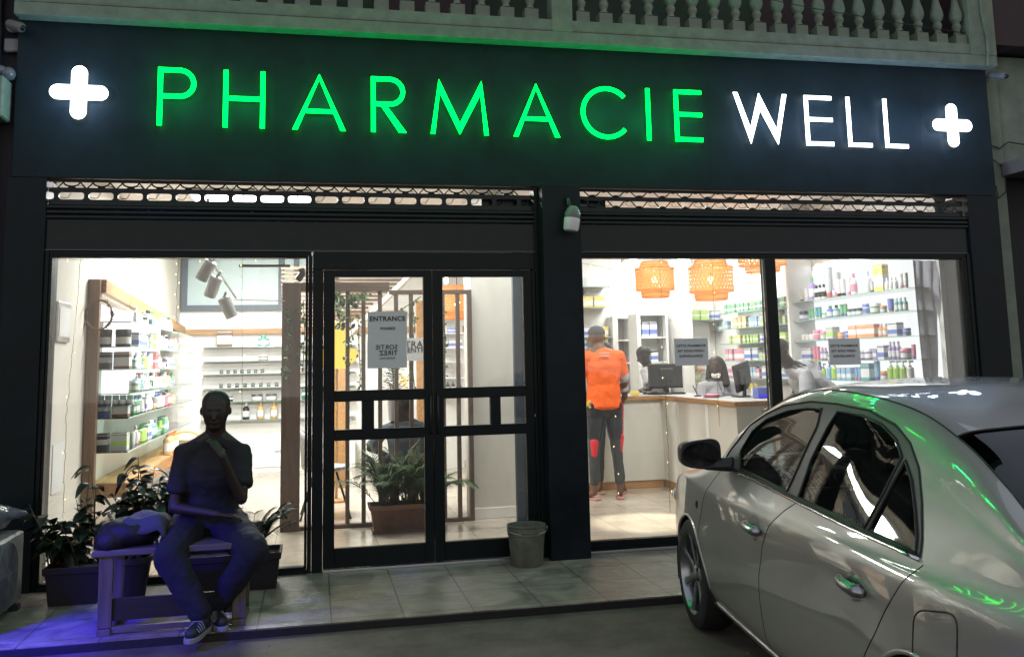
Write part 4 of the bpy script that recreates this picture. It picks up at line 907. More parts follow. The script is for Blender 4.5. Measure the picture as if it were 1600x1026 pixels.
MB().box((3.967, 1.95, .09), (3.971, 2.02, .998)).box((3.967, 2.75, .09), (3.971, 2.753, .998)).build('panel_joint', 'plaster', CT)
def monitor(label, px, py, Y, w, h, tilt, rz, z0):
    c = at(px, py, Y); t_ = thing('computer_monitor', label, 'monitor', (c.x, c.y, z0))
    q = Matrix.Rotation(rz, 3, 'Z') @ Matrix.Rotation(tilt, 3, 'Y')
    def bb(mb): mb.v = [tuple(q @ Vector(v)+c) for v in mb.v]; return mb
    bb(MB().rbox((-w/2, -.012, -h/2), (w/2, .02, h/2), .006)).build('housing', 'plastic_black', t_); bb(MB().box((-w/2+.012, .0205, -h/2+.015), (w/2-.012, .022, h/2-.012))).build('screen', 'screen', t_)
    bb(MB().rbox((-.09, -.04, -.07), (.09, -.012, .09), .008)).build('back_cover', 'plastic_black', t_)
    MB().bar((c.x, c.y-.03, z0+.01), (c.x, c.y-.03, c.z), .05, .02).build('stand', 'plastic_black', t_); MB().rbox((c.x-.11, c.y-.10, z0), (c.x+.11, c.y+.07, z0+.012), .004).build('base', 'plastic_black', t_)
    MB().tube([(c.x+.02, c.y-.04, c.z-.05), (c.x-.05, c.y-.09, c.z-.22), (c.x-.15, c.y-.06, z0+.03), (c.x-.28, c.y, z0+.01)], .005, 5).build('cable', 'plastic_black', t_, smooth=True)
monitor('wide black monitor seen from behind on the counter left of the woman', 1040, 587, 3.5, .46, .29, 0, R(8), 1.05)
monitor('black monitor tilted on the counter right of the masked woman', 1160, 588, 2.15, .27, .29, R(-12), R(28), 1.05)
def sm(name, label, cat, mb, m, **k): return recentre(tag(mb.build(name, m, **k), label, cat))
c = at(1112, 624, 2.2); sm('pink_dish', 'flat pink dish on the counter in front of the woman', 'dish', MB().lathe([(.0001, 0), (.07, 0), (.10, .035), (.095, .037), (.066, .006), (.0001, .006)], (c.x, c.y, 1.05), 28), 's_pink', smooth='a')
c = at(1194, 612, 1.75); bxm = thing('payment_box', 'blue box with glowing violet front edge on the counter end', 'box', (c.x, c.y, 1.05)); MB().rbox((c.x-.10, c.y-.06, 1.05), (c.x+.10, c.y+.06, 1.16), .006).build('housing', 's_blue', bxm); MB().box((c.x-.095, c.y-.064, 1.06), (c.x+.095, c.y-.061, 1.085)).build('light_bar', 'blueled', bxm)
c = at(1176, 615, 2.0); fl = thing('flower_vase', 'yellow flowers in a little vase beside the tilted monitor', 'vase', (c.x, c.y, 1.05)); MB().lathe([(.02, 0), (.028, .03), (.012, .07), (.016, .09)], (c.x, c.y, 1.05), 14).build('vase', 'white', fl, smooth=True); mb = MB(); rr = random.Random(3)
for k in range(26): leaf(mb, (c.x+rr.gauss(0, .015), c.y, 1.15+rr.gauss(0, .012)), (rr.uniform(-1, 1), rr.uniform(-1, 1), rr.uniform(0, 1)), (0, -1, .3), .04, .02, 0, 2)
mb.build('flowers', 's_yellow', fl)
c = at(1183, 622, 1.8); place('pump', 'white', 'white', (c.x, c.y, 1.05), 0, (.035, .035, .10), 'tiny white pump bottle on the counter beside the blue box', 'counter bottles')
c = at(1090, 616, 2.6); sm('pen_stand', 'black pen standing in a dark holder left of the woman', 'pen', MB().lathe([(.04, 0), (.04, .01), (.01, .015)], (c.x, c.y, 1.05), 14).tube([(c.x, c.y, 1.06), (c.x-.05, c.y, 1.17)], .005, 6), 'plastic_black')
c = at(1015, 616, 3.4); kb = thing('keyboard', 'black keyboard lying on the counter before the wide monitor', 'keyboard', (c.x+.12, 3.38, 1.05)); MB().rbox((c.x, 3.31, 1.05), (c.x+.42, 3.45, 1.068), .004).build('body', 'plastic_black', kb); mb = MB()
for a_ in range(14):
    for b_ in range(4): mb.box((c.x+.012+a_*.0285, 3.32+b_*.031, 1.0685), (c.x+.036+a_*.0285, 3.345+b_*.031, 1.072))
mb.build('keys', 'screen', kb)
c = at(992, 618, 3.3); sm('yellow_pack', 'yellow pack on the counter beside the orange shirted man', 'packet', MB().rbox((c.x-.05, c.y-.03, 1.05), (c.x+.05, c.y+.03, 1.10), .006), 's_yellow')

# back cupboards
CB = thing('medicine_cupboard', 'white open cupboard with blue and orange packs behind the capped man', 'cupboard', (4.5, 5.0, 0))
x0, x1 = at(998, 520, 4.9).x, at(1044, 520, 4.9).x; zt_ = at(1020, 489, 4.9).z
MB().box((x0, 4.9, 0), (x0+.03, 5.24, zt_)).box((x1-.03, 4.9, 0), (x1, 5.24, zt_)).box((x0+.031, 4.9, zt_-.03), (x1-.031, 5.24, zt_)).box((x0+.031, 5.22, 0), (x1-.031, 5.24, zt_-.031)).build('carcass', 'white', CB)
zc = [at(1020, y, 4.9).z for y in (526, 565)]
for z in zc: MB().box((x0+.031, 4.91, z-.02), (x1-.031, 5.22, z)).build('shelf_board', 'white', CB)
MB().box((x0-.15, 4.55, 0), (x0-.12, 4.89, zt_-.02)).build('cupboard_door', 'white', CB, bevel=.003)
CB2 = thing('medicine_cupboard', 'narrow white cupboard with grey inside left of the open one', 'cupboard', (4.1, 5.0, 0))
xa, xb = at(958, 520, 4.95).x, at(986, 520, 4.95).x; z2 = at(970, 494, 4.95).z
MB().box((xa, 4.95, 0), (xa+.07, 5.24, z2)).box((xb-.02, 4.95, 0), (xb, 5.24, z2)).box((xa+.071, 4.95, z2-.03), (xb-.021, 5.24, z2)).build('carcass', 'white', CB2); MB().box((xa+.071, 5.2, 0), (xb-.021, 5.23, z2-.031)).build('back_panel', 'grey', CB2)
MB().box((xa+.071, 4.96, zc[1]-.02), (xb-.021, 5.2, zc[1])).box((xa+.071, 4.96, zc[0]-.05), (xb-.021, 5.2, zc[0]-.03)).build('shelf_board', 'white', CB2)
fill((x0+.05, 5.02, 0), (x1-.04, 5.02, 0), zc[0]+.001, 'upper board of the white cupboard', ['pale grey', 'white', 'blue'], ['carton'], .24, 1, 11, scale=1.3)
fill((x0+.05, 5.02, 0), (x1-.04, 5.02, 0), zc[1]+.001, 'lower board of the white cupboard', ['orange', 'white', 'red', 'pink'], ['carton', 'bottle'], .28, 1, 12, scale=1.6)
fill((xa+.1, 5.05, 0), (xb-.03, 5.05, 0), zc[1]+.001, 'lower board of the narrow cupboard', ['red'], ['carton'], .1, 1, 13)
# shelves left of the orange man
for i, y in enumerate((450, 482, 528, 545)):
    z = at(915, y, 5.1).z; shelf('glass_shelf', f'{LV[i]} glass shelf behind the orange shirted man', (2.9, 4.95, z), (3.95, 5.24, 0), edge='y-')
    if i: fill((3.35, 5.05, 0), (3.95, 5.05, 0), z+.009, f'{LV[i]} shelf behind the orange man', ['white', 'white', 'yellow', 'pale grey'], ['carton'], .15, .9, 20+i, scale=1.4)
# poster of scribbled figure and small orange shelf
p = at(905, 458, 5.2); po = thing('wall_poster', 'white poster with black loops at the left edge of the right window', 'poster', (p.x, 5.24, p.z)); MB().box((p.x-.25, 5.238, p.z-.20), (p.x+.13, 5.246, p.z+.22)).build('sheet', 'paper', po)
mb = MB()
for j, (dx, dz, r_) in enumerate(((0, .12, .05), (.02, .02, .06), (0, -.08, .045))): mb.tube([(p.x+dx+r_*math.cos(R(a_)), 5.232, p.z+dz+r_*math.sin(R(a_))) for a_ in range(0, 360, 24)], .005, 4, close=True)
mb.tube([(p.x, 5.23, p.z-.12), (p.x+.05, 5.23, p.z-.17), (p.x+.09, 5.23, p.z-.10)], .005, 4).build('drawing', 'ink', po)
# centre back shelves behind the woman
BS = [(1045, 1130, 500, ['yellow', 'yellow', 'lime', 'white'], .13, 'upper shelf left of centre'), (1135, 1180, 492, ['brown', 'dark green', 'pale grey'], .10, 'upper shelf behind the hanging lamps'), (1118, 1185, 517, ['blue', 'teal', 'sky blue', 'blue'], .17, 'shelf of blue packs above the woman'), (1140, 1195, 541, ['white', 'white', 'pale grey'], .15, 'middle shelf above the masked woman'), (1130, 1195, 566, ['teal', 'white', 'green'], .14, 'shelf beside the masked woman'), (1140, 1210, 590, ['blue', 'purple', 'white', 'red'], .15, 'low shelf right of the masked woman'), (1074, 1106, 596, ['orange', 'red', 'yellow'], .13, 'low shelf left of the masked woman'), (1074, 1106, 580, ['orange', 'white'], .10, 'small shelf beneath the first notice')]
for i, (a_, b_, y, cs, hm, nm) in enumerate(BS):
    pa, pb = at(a_, y, 5.05), at(b_, y, 5.05); z = pa.z
    shelf('glass_shelf', f'{nm}, thin glass with green edge', (pa.x, 4.98, z-.008), (pb.x, 5.24, 0), edge='y-', t=.007)
    fill((pa.x+.02, 5.08, 0), (pb.x, 5.08, 0), z, nm, cs, ['carton', 'carton', 'jar'] if i != 4 else ['carton', 'bottle'], hm, 1, 200+i, scale=1.35)
wb = thing('white_panel', 'pale whiteboard panel on the back wall above the first notice', 'board', (5.0, 5.24, 1.5)); pa, pb = at(1050, 500, 5.2), at(1112, 560, 5.2); MB().box((pa.x, 5.22, pb.z-.2), (pb.x, 5.24, pa.z)).build('board', 'white', wb, bevel=.004); MB().tube([(pa.x+.02, 5.215, pa.z-.02), (pa.x+.12, 5.215, pb.z+.15)], .004, 4).build('cord', 'grey', wb)
# right wall shelf runs
RN = ['far', 'near']
def rwall(run, y0, y1, rows, xe=5.32):
    for i, (py, cs, hm, dn, kk) in enumerate(rows):
        pz_ = atx(1340 if run else 1235, py, xe).z if not isinstance(py, float) else py
        nm = f'{LV[i]} shelf of {RN[run]} right wall'
        shelf('glass_shelf', f'{LV[i]} glass shelf on the {RN[run]} run of the right wall', (xe, y0, pz_-.008), (5.598, y1, 0), edge='x-')
        fill((xe+.07, y1-.04, 0), (xe+.07, y0+.04, 0), pz_, nm, cs, kk, hm, dn, 300+run*20+i, rz=R(90), scale=1.2)
bt = ['bottle', 'carton', 'tube']; ct_ = ['carton']
rwall(1, .45, 2.54, [(459, ['white', 'pale grey', 'purple', 'white'], .26, .8, ['tube', 'bottle']), (492, ['white', 'teal', 'blue', 'green', 'pale grey'], .13, 1, ['carton', 'jar', 'bottle', 'tube']), (528, ['white', 'orange', 'pale grey'], .13, .95, ['carton', 'jar', 'bottle']), (562, ['purple', 'white', 'green', 'purple', 'pink'], .17, 1, ['carton', 'bottle', 'tube', 'jar']), (594, ['purple', 'sky blue', 'lime', 'white', 'teal'], .19, 1, ['carton', 'bottle', 'pump', 'tube', 'jar'])])
rwall(0, 2.62, 4.5, [(477, ['green', 'sky blue', 'green'], .12, .95, ct_), (505, ['gold', 'gold', 'pale grey', 'sky blue'], .19, .9, ct_), (532, ['yellow', 'lime', 'white', 'sky blue'], .10, .95, ct_), (562, ['pink', 'orange', 'white', 'pale grey'], .15, .85, ct_), (592, ['white', 'white', 'sky blue', 'pink'], .17, .9, ct_)])
pq = atx(1372, 452, 5.36); place('carton', 'yellow', 'lime', (5.40, pq.y, atx(1340, 459, 5.32).z), R(90), (.15, .07, .26), 'tall yellow and lime box on the top shelf of the near right wall', 'tall goods on the top right shelf')
for j, (xx, hh) in enumerate(((1297, .34), (1310, .26))):
    pq = atx(xx, 462, 5.40); place('tube', 'pale grey', 'red', (5.40, pq.y, atx(1340, 459, 5.32).z), R(90), (.085, .085, hh), ('taller' if j == 0 else 'shorter')+' grey and red spray can on the top near right shelf', 'spray cans')
MB().box((5.59, .42, .2), (5.598, 2.54, 2.43)).build('added_glow_sheet', 'glowback', B)  # glowing sheet added behind the near right shelves to brighten them
recentre(tag(MB().box((5.585, .5, 2.44), (5.597, 2.5, 2.47)).build('led_strip', 'striplight'), 'white led strip above the near right shelves', 'light strip'))
# hanging grey cloth at the near right
vs = []; n = 26
for j in range(13):
    f = j/12; l = at(1426+19*f, 406+194*f, .55); r_ = at(1463+(2 if f < .25 else 2+30*(f-.25)/.75), 408+192*f, .40)
    for i in range(n+1): g_ = i/n; q = l.lerp(r_, g_); q.y += .012*math.sin(g_*17+f*2)+.02*math.sin(g_*5); vs.append(q)
mb = MB().add(vs, [(j*(n+1)+i, j*(n+1)+i+1, (j+1)*(n+1)+i+1, (j+1)*(n+1)+i) for j in range(12) for i in range(n)])
l, r_ = at(1445, 600, .55), at(1495, 600, .40); mb.add([l, r_, (r_.x+.06, r_.y, .35), (l.x, l.y, .35)], [(0, 1, 2, 3)])
o = mb.build('grey_cloth', 'greyfabric', smooth=True); o.modifiers.new('s', 'SOLIDIFY').thickness = .004; tag(o, 'long grey lilac cloth hanging inside the right end of the window', 'cloth')
recentre(tag(MB().tube([(4.95, .5, 2.42), (5.55, .42, 2.42)], .01, 8).build('curtain_rod', 'metal', smooth=True), 'metal rod carrying the grey cloth at the window end', 'rod'))

# hanging wicker lamps
def wicker(label, px, pt, pb, wpx, Y, power=12):
    c = at(px, (pt+pb)/2, Y); h_ = (at(px, pt, Y)-at(px, pb, Y)).length; r_ = (at(px+wpx/2, pt, Y)-at(px-wpx/2, pt, Y)).length/2
    t_ = thing('wicker_lamp', label, 'pendant lamp', c, 'orange wicker pendant lamps'); q = Vector((0, 0, 0))
    prof = [(.62, .5), (.68, .495), (.72, .42), (.80, .33), (.985, .31), (1.0, .27), (1.0, -.24), (.975, -.30), (.80, -.315), (.74, -.33), (.72, -.42), (.70, -.49), (.66, -.5)]
    mb = MB(); nn = 36
    for sgn in (-1, 1):          # two crossing sets of split bamboo make the weave
        for k_ in range(nn):
            pts = []
            for i, (a_, z) in enumerate(prof): th = 2*math.pi*k_/nn+sgn*(.9*(z+.5)); pts.append(c+Vector((math.cos(th)*a_*r_, math.sin(th)*a_*r_, z*h_)))
            vs = []
            for i, p in enumerate(pts):
                rad = (p-c); rad.z = 0; tg = Vector((-rad.y, rad.x, 0)).normalized()*.0098; vs += [p-tg+rad.normalized()*.002*sgn, p+tg+rad.normalized()*.002*sgn]
            mb.add(vs, [(2*i, 2*i+1, 2*i+3, 2*i+2) for i in range(len(prof)-1)])
    sh = mb.build('lamp_shade', 'wicker', t_)
    for z, a_ in ((.5, .62), (.3, .99), (-.3, .98), (-.5, .67)): MB().tube([c+Vector((math.cos(R(d))*a_*r_, math.sin(R(d))*a_*r_, z*h_)) for d in range(0, 360, 12)], .006, 5, close=True).build('hoop', 'wicker', sh)
    MB().lathe([(.0001, .04), (.02, .035), (.035, .0), (.03, -.03), (.0001, -.045)], c, 14).build('bulb', 'lampbulb', t_, smooth=True)
    MB().tube([c+Vector((0, 0, .04)), Vector((c.x, c.y, 3.2))], .004, 5).build('cord', 'plastic_black', t_)
    l = bpy.data.lights.new('bulb_light', 'POINT'); l.energy = power; l.color = (1, .62, .28); l.shadow_soft_size = .035; lo = bpy.data.objects.new('bulb_light', l); COL.objects.link(lo); lo.location = c+Vector((0, 0, -.0))
wicker('orange wicker lamp nearest the middle pillar in the right window', 1023, 409, 464, 57, 3.0)
wicker('big orange wicker lamp in the middle of the right window', 1110.5, 406, 468, 65, 2.6)
wicker('orange wicker lamp half hidden behind the window mullion', 1190, 370, 425, 68, 2.3)
wicker('orange wicker lamp seen through the right door leaf', 714, 447, 498, 62, 3.4)
t_ = thing('bare_bulb', 'bare white glowing bulb at the top of the right door pane', 'bulb', at(697, 438, 3.0)); MB().ell(t_.location, (.026, .026, .042)).build('bulb', 'ceillight', t_, smooth=True); MB().tube([t_.location+Vector((0, 0, .04)), t_.location+Vector((0, 0, .6))], .004, 5).build('cord', 'plastic_black', t_)
# white gondola shelf seen through the right door leaf
GS = thing('display_shelf', 'bright white display shelf seen between the screen slats right of centre', 'shelf unit', (1.9, 5.6, 0)); pa, pb = at(690, 505, 5.8), at(727, 615, 5.8)
MB().box((pa.x-.1, 6.1, .0), (pb.x+.02, 6.15, 2.1)).build('back_panel', 'striplight' if False else 'white', GS)
for i, y in enumerate((497, 520, 543, 565, 590, 612)):
    z = at(708, y, 5.8).z; MB().box((pa.x-.1, 5.75, z-.012), (pb.x+.02, 6.1, z)).build('shelf_board', 'white', GS)
    if i: fill((pa.x-.04, 5.85, 0), (pb.x, 5.85, 0), z+.001, f'{LV[i]} board of the far display shelf', [['blue'], ['white'], ['white', 'pale grey'], ['pink', 'white'], ['white', 'black']][i-1], ['carton', 'bottle'], .14, .8, 500+i)
area('shelf_fill_area', (pa.x+.2, 5.5, 2.4), .5, 9, (1, 1, 1), (R(-20), 0, 0))  # unseen area lamp added to brighten the display shelf

# ================================================================== FAIRY LIGHTS, NOTICES
def fairy(label, pts, Y, nb, seed):
    rr = random.Random(seed); P_ = [at(x, y, Y) for x, y in pts]; t_ = thing('fairy_light_string', label, 'fairy lights', P_[0], 'fairy light strings in the windows'); out = []
    tot = len(P_)-1; m_ = 14*tot
    for i in range(m_+1): f = i/m_*tot; k = min(int(f), tot-1); v = P_[k].lerp(P_[k+1], f-k); v.x += rr.gauss(0, .0025); v.y += rr.gauss(0, .002); out.append(v)
    MB().tube(out, .0016, 4).build('wire', 'stem', t_); first = None
    for j in range(nb):
        i = int((j+.5)/nb*m_); p = out[i]+Vector((rr.choice((-1, 1))*.012, -.004, -.004))
        MB().tube([out[i], p], .0014, 4).build('twig_wire', 'stem', t_)
        if j % 2 == 0 or nb < 8: MB().cap(p, p+Vector((rr.uniform(-.004, .004), 0, -.008)), .0028, .002, n=8).build('bulb', 'bulb', t_)
fairy('fairy light string hanging at the far left beside the picture', [(126, 404), (120, 480), (112, 560), (104, 650), (100, 760), (98, 810)], .10, 12, 1)
fairy('fairy light string hanging over the shelf end left of the spotlights', [(208, 404), (206, 440), (204, 484)], .10, 5, 2)
fairy('fairy light string beside the upper back window, left of the spotlights', [(279, 404), (277, 450), (276, 506)], .10, 6, 3)
fairy('fairy light string right of the spotlights down to the seated man', [(379, 404), (378, 470), (379, 560), (377, 660)], .10, 10, 4)
fairy('fairy light string above the orange shirted man', [(953, 404), (951, 450), (955, 505)], .10, 6, 5)
fairy('fairy light string crossing the wicker lamp and falling to the floor', [(1031, 404), (1033, 470), (1036, 560), (1041, 640), (1045, 720), (1047, 800)], .10, 18, 6)
fairy('fairy light string over the orange jersey and black shorts', [(959, 640), (962, 700), (966, 760), (962, 780)], .30, 8, 7)
fairy('fairy light string crossing the big wicker lamp down to the counter', [(1112, 404), (1115, 470), (1118, 540), (1121, 600), (1124, 665)], .10, 12, 8)
fairy('fairy light string just left of the window mullion', [(1172, 404), (1175, 450), (1177, 480)], .10, 5, 9)
fairy('fairy light wire draped along the top of the left window', [(90, 405), (150, 407), (230, 404), (330, 407), (430, 405)], .09, 9, 10)
fairy('fairy light wire draped along the top of the right window', [(905, 410), (960, 421), (1040, 422), (1085, 414), (1150, 408), (1190, 412)], .09, 7, 11)
def notice(label, corners, Y, lines, mirrored=(), m='paper'):
    tl, br = at(*corners[0], Y), at(*corners[1], Y); t_ = thing('paper_notice', label, 'notice', ((tl.x+br.x)/2, Y, br.z))
    s_ = MB().box((tl.x, Y, br.z), (br.x, Y+.0012, tl.z)).build('sheet', m, t_)
    for (txt, px, py, sz, mir, bo) in lines: p = at(px, py, Y-.002); text_mesh(txt, sz, 'ink', t_, p, 'lettering', mirror=mir, bold=bo, ext=.0004)
    return t_
V3 = [('CETTE PHARMACIE', 0, 540, .028, False, .0004), ('EST SOUS VIDEO-', 0, 548, .028, False, .0004), ('SURVEILLANCE', 0, 556, .028, False, .0004)]
notice('paper video surveillance notice on the glass left of the woman', ((1053, 529), (1107.5, 570)), .030, [(a_, 1080, y, s_, m_, b_) for a_, x, y, s_, m_, b_ in V3])
notice('paper video surveillance notice on the glass right of the leaning man', ((1294, 529), (1345.5, 569)), .030, [(a_, 1319, y, s_, m_, b_) for a_, x, y, s_, m_, b_ in V3])
notice('paper entrance notice taped to the left door pane', ((574.5, 487), (636, 531)), .018, [('ENTRANCE', 605.5, 498, .050, False, .001), ('POUSSEZ', 606, 513, .026, False, .0006)])
notice('paper with mirrored exit wording below the entrance notice', ((574, 532), (636, 574)), .018, [('SORTIE', 604, 542.5, .048, True, .0004), ('TIREZ', 607, 551.5, .050, True, .0006), ('PLEASE PULL', 605, 559.5, .020, True, 0)])
notice('second entrance notice hanging behind the door slats', ((636, 528), (668, 563)), 1.70, [('ENTRANCE', 652, 538, .085, False, .001), ('ENTREE', 656, 547, .065, False, .001)])

# ================================================================== PEOPLE
SK = {'neck': (0, 0, 1.50), 'head': (0, .02, 1.635), 'chest': (0, 0, 1.33), 'waist': (0, 0, 1.10), 'pelvis': (0, 0, .95),
      'sr': (.175, -.01, 1.42), 'sl': (-.175, -.01, 1.42), 'er': (.235, -.02, 1.13), 'el': (-.235, -.02, 1.13), 'wr': (.25, .07, .89), 'wl': (-.25, .07, .89),
      'hr': (.09, 0, .92), 'hl': (-.09, 0, .92), 'kr': (.10, .01, .50), 'kl': (-.10, .01, .50), 'ar': (.11, -.01, .09), 'al': (-.11, -.01, .09), 'tr': (.13, .13, .03), 'tl': (-.13, .13, .03)}
def hand(mb, w, e, side, curl=.5, aim=None, s=1.):
    w, e = Vector(w), Vector(e); a = (Vector(aim)-w).normalized() if aim is not None else (w-e).normalized()
    u = a.cross(Vector((0, 0, 1)));
    if u.length < .2: u = a.cross(Vector((0, 1, 0)))
    u.normalize(); u *= side; v = a.cross(u)*side; v.normalize()
    if v.z > 0: v = -v
    c = w+a*.045*s; mb.cap(w, w+a*.075*s, .024*s, .036*s, ax=u, fl=.5)
    for i, (off, L) in enumerate(((-.028, .066), (-.0095, .078), (.0095, .072), (.027, .056))):
        b = w+a*.085*s+u*off*s; d = a; p = b; r = .0095*s
        for sg, fr in enumerate((.45, .32, .26)):
            q = p+d*L*fr*s; mb.cap(p, q, r*(1-.1*sg), r*(.92-.1*sg), n=8); p = q; d = (d+v*curl*(.55+.2*sg)).normalized()
    b = w+a*.028*s-u*.026*s; m_ = b+(a*.6-u*.7+v*.35).normalized()*.036*s; mb.cap(b, m_, .0125*s, .011*s, n=8); mb.cap(m_, m_+(a*.9-u*.2+v*.4).normalized()*.03*s, .011*s, .009*s, n=8)
def person(label, loc, yaw, H, over=None, skin='skin', vox=.009, head_rot=(0, 0), curl=.5, hair=None, group=None, hand_aim=None, world=None):
    """skeleton in the body's own frame (x right, y forward), posed by overriding joints; world gives joints in scene space"""
    s = H/1.75; Q = Matrix.Rotation(yaw, 3, 'Z'); L = Vector(loc); J = {}
    for k_, v in SK.items(): J[k_] = L+Q @ (Vector(v)*s)
    for k_, v in (over or {}).items(): J[k_] = L+Q @ (Vector(v)*s)
    for k_, v in (world or {}).items(): J[k_] = Vector(v)
    t_ = thing('person', label, 'person', loc, group); X = (J['sr']-J['sl']).normalized(); XP = (J['hr']-J['hl']).normalized()
    mb = MB(); r = s
    mb.cap(J['hl'].lerp(J['hr'], .5), J['waist'], .135*r, .118*r, ax=XP, fl=.72); mb.cap(J['waist'], J['chest'], .125*r, .15*r, ax=X, fl=.68)
    mb.cap(J['chest'], J['sl'].lerp(J['sr'], .5)+Vector((0, 0, -.02*r)), .155*r, .10*r, ax=X, fl=.68)
    mb.cap(J['sl'], J['sr'], .050*r, .050*r); mb.cap(J['neck'], J['sl'], .060*r, .045*r); mb.cap(J['neck'], J['sr'], .060*r, .045*r); mb.cap(J['sl'].lerp(J['sr'], .5), J['neck'], .075*r, .052*r); mb.cap(J['neck'], J['head']-Vector((0, 0, .02*r)), .062*r, .060*r)
    for sd, S_ in (('l', -1), ('r', 1)):
        mb.cap(J['s'+sd], J['e'+sd], .050*r, .038*r); mb.cap(J['e'+sd], J['w'+sd], .038*r, .024*r)
        mb.cap(J['h'+sd], J['k'+sd], .082*r, .052*r); mb.cap(J['k'+sd], J['k'+sd].lerp(J['a'+sd], .35), .050*r, .050*r); mb.cap(J['k'+sd].lerp(J['a'+sd], .3), J['a'+sd], .052*r, .033*r)
        mb.cap(J['a'+sd]-Vector((0, 0, .02*r)), J['t'+sd], .036*r, .03*r, ax=X, fl=.8)
        hand(mb, J['w'+sd], J['e'+sd], S_, curl, (hand_aim or {}).get(sd), s)
    hy, hp = head_rot; HQ = Q @ Matrix.Rotation(hy, 3, 'Z') @ Matrix.Rotation(hp, 3, 'X'); h_ = J['head']
    def hv(*v): return h_+HQ @ (Vector(v)*s)
    mb.ell(hv(0, -.010, .035), (.083*s, .097*s, .090*s), HQ); mb.ell(hv(0, .012, -.03), (.071*s, .076*s, .085*s), HQ); mb.ell(hv(0, .05, -.080), (.040*s, .034*s, .030*s), HQ)
    mb.cap(hv(0, .086, .012), hv(0, .106, -.028), .009*s, .014*s, n=10); mb.ell(hv(0, .008, .0), (.080*s, .086*s, .085*s), HQ); mb.ell(hv(0, .082, .030), (.045*s, .012*s, .009*s), HQ)
    mb.ell(hv(0, .082, -.054), (.024*s, .010*s, .010*s), HQ)
    for sd in (-1, 1): mb.ell(hv(sd*.086, -.008, .004), (.010*s, .016*s, .028*s), HQ); mb.ell(hv(sd*.04, .052, -.02), (.02*s, .025*s, .022*s), HQ)
    body = mb.build('body', skin, t_); remesh(body, vox, 3)
    for sd in (-1, 1): MB().ell(hv(sd*.030, .078, .016), (.011*s, .008*s, .0065*s), HQ).build('eye', 'eye', t_, smooth=True); 
    return t_, J, hv, HQ, s
def garment(t_, name, m, parts, vox=.010, disp=.012, it=4):
    mb = MB()
    for a_ in parts: mb.cap(*a_[:4], **(a_[4] if len(a_) > 4 else {}))
    return remesh(mb.build(name, m, t_), vox, it, .5, disp)
def shirt(t_, J, s, m, sleeve=.75, lng=.0, puff=1., vox=.010, disp=.014, name='shirt', long=False):
    X = (J['sr']-J['sl']).normalized(); XP = (J['hr']-J['hl']).normalized(); mid = J['sl'].lerp(J['sr'], .5); hp_ = J['hl'].lerp(J['hr'], .5)
    low = hp_.lerp(J['waist'], .15-lng); P_ = [(low, J['waist'], .172*s*puff, .156*s*puff, dict(ax=XP, fl=.74, e0=.25)), (J['waist'], J['chest'], .150*s*puff, .172*s*puff, dict(ax=X, fl=.72)), (J['chest'], mid-(mid-J['chest'])*.25, .172*s*puff, .125*s*puff, dict(ax=X, fl=.74)), (J['sl']-Vector((0, 0, .012)), J['sr']-Vector((0, 0, .012)), .062*s, .062*s), (J['neck']-Vector((0, 0, .035*s)), J['sl'], .066*s, .058*s), (J['neck']-Vector((0, 0, .035*s)), J['sr'], .066*s, .058*s)]
    for sd in 'lr':
        e = J['s'+sd].lerp(J['e'+sd], sleeve); P_.append((J['s'+sd], e, .062*s, .064*s*puff, dict(e1=.25)))
        if long: P_.append((J['e'+sd], J['e'+sd].lerp(J['w'+sd], .92), .052*s, .038*s))
    return garment(t_, name, m, P_, vox, disp)
def trousers(t_, J, s, m, upto=.92, fat=1., vox=.010, disp=.012, name='trousers'):
    XP = (J['hr']-J['hl']).normalized(); hp_ = J['hl'].lerp(J['hr'], .5); P_ = [(hp_, hp_.lerp(J['waist'], .6), .150*s, .138*s, dict(ax=XP, fl=.76))]
    for sd in 'lr':
        P_.append((J['h'+sd], J['k'+sd] if upto > .5 else J['h'+sd].lerp(J['k'+sd], upto*2), .100*s*fat, .070*s*fat))
        if upto > .5: P_.append((J['k'+sd], J['k'+sd].lerp(J['a'+sd], (upto-.5)*2), .070*s*fat, .052*s*fat))
    return garment(t_, name, m, P_, vox, disp)
def hairmesh(t_, hv, HQ, s, long=False, m='hair', name='hair'):
    mb = MB(); mb.ell(hv(0, -.022, .046), (.087*s, .096*s, .090*s), HQ)
    if long:
        mb.ell(hv(0, -.03, .03), (.105*s, .10*s, .11*s), HQ)
        for sd in (-1, 1): mb.cap(hv(sd*.075, -.02, .03), hv(sd*.105, -.0, -.20), .045*s, .05*s); mb.cap(hv(sd*.04, -.07, .0), hv(sd*.06, -.07, -.22), .05*s, .05*s)
    return remesh(mb.build(name, m, t_), .008, 2, .5, .01 if long else .002)
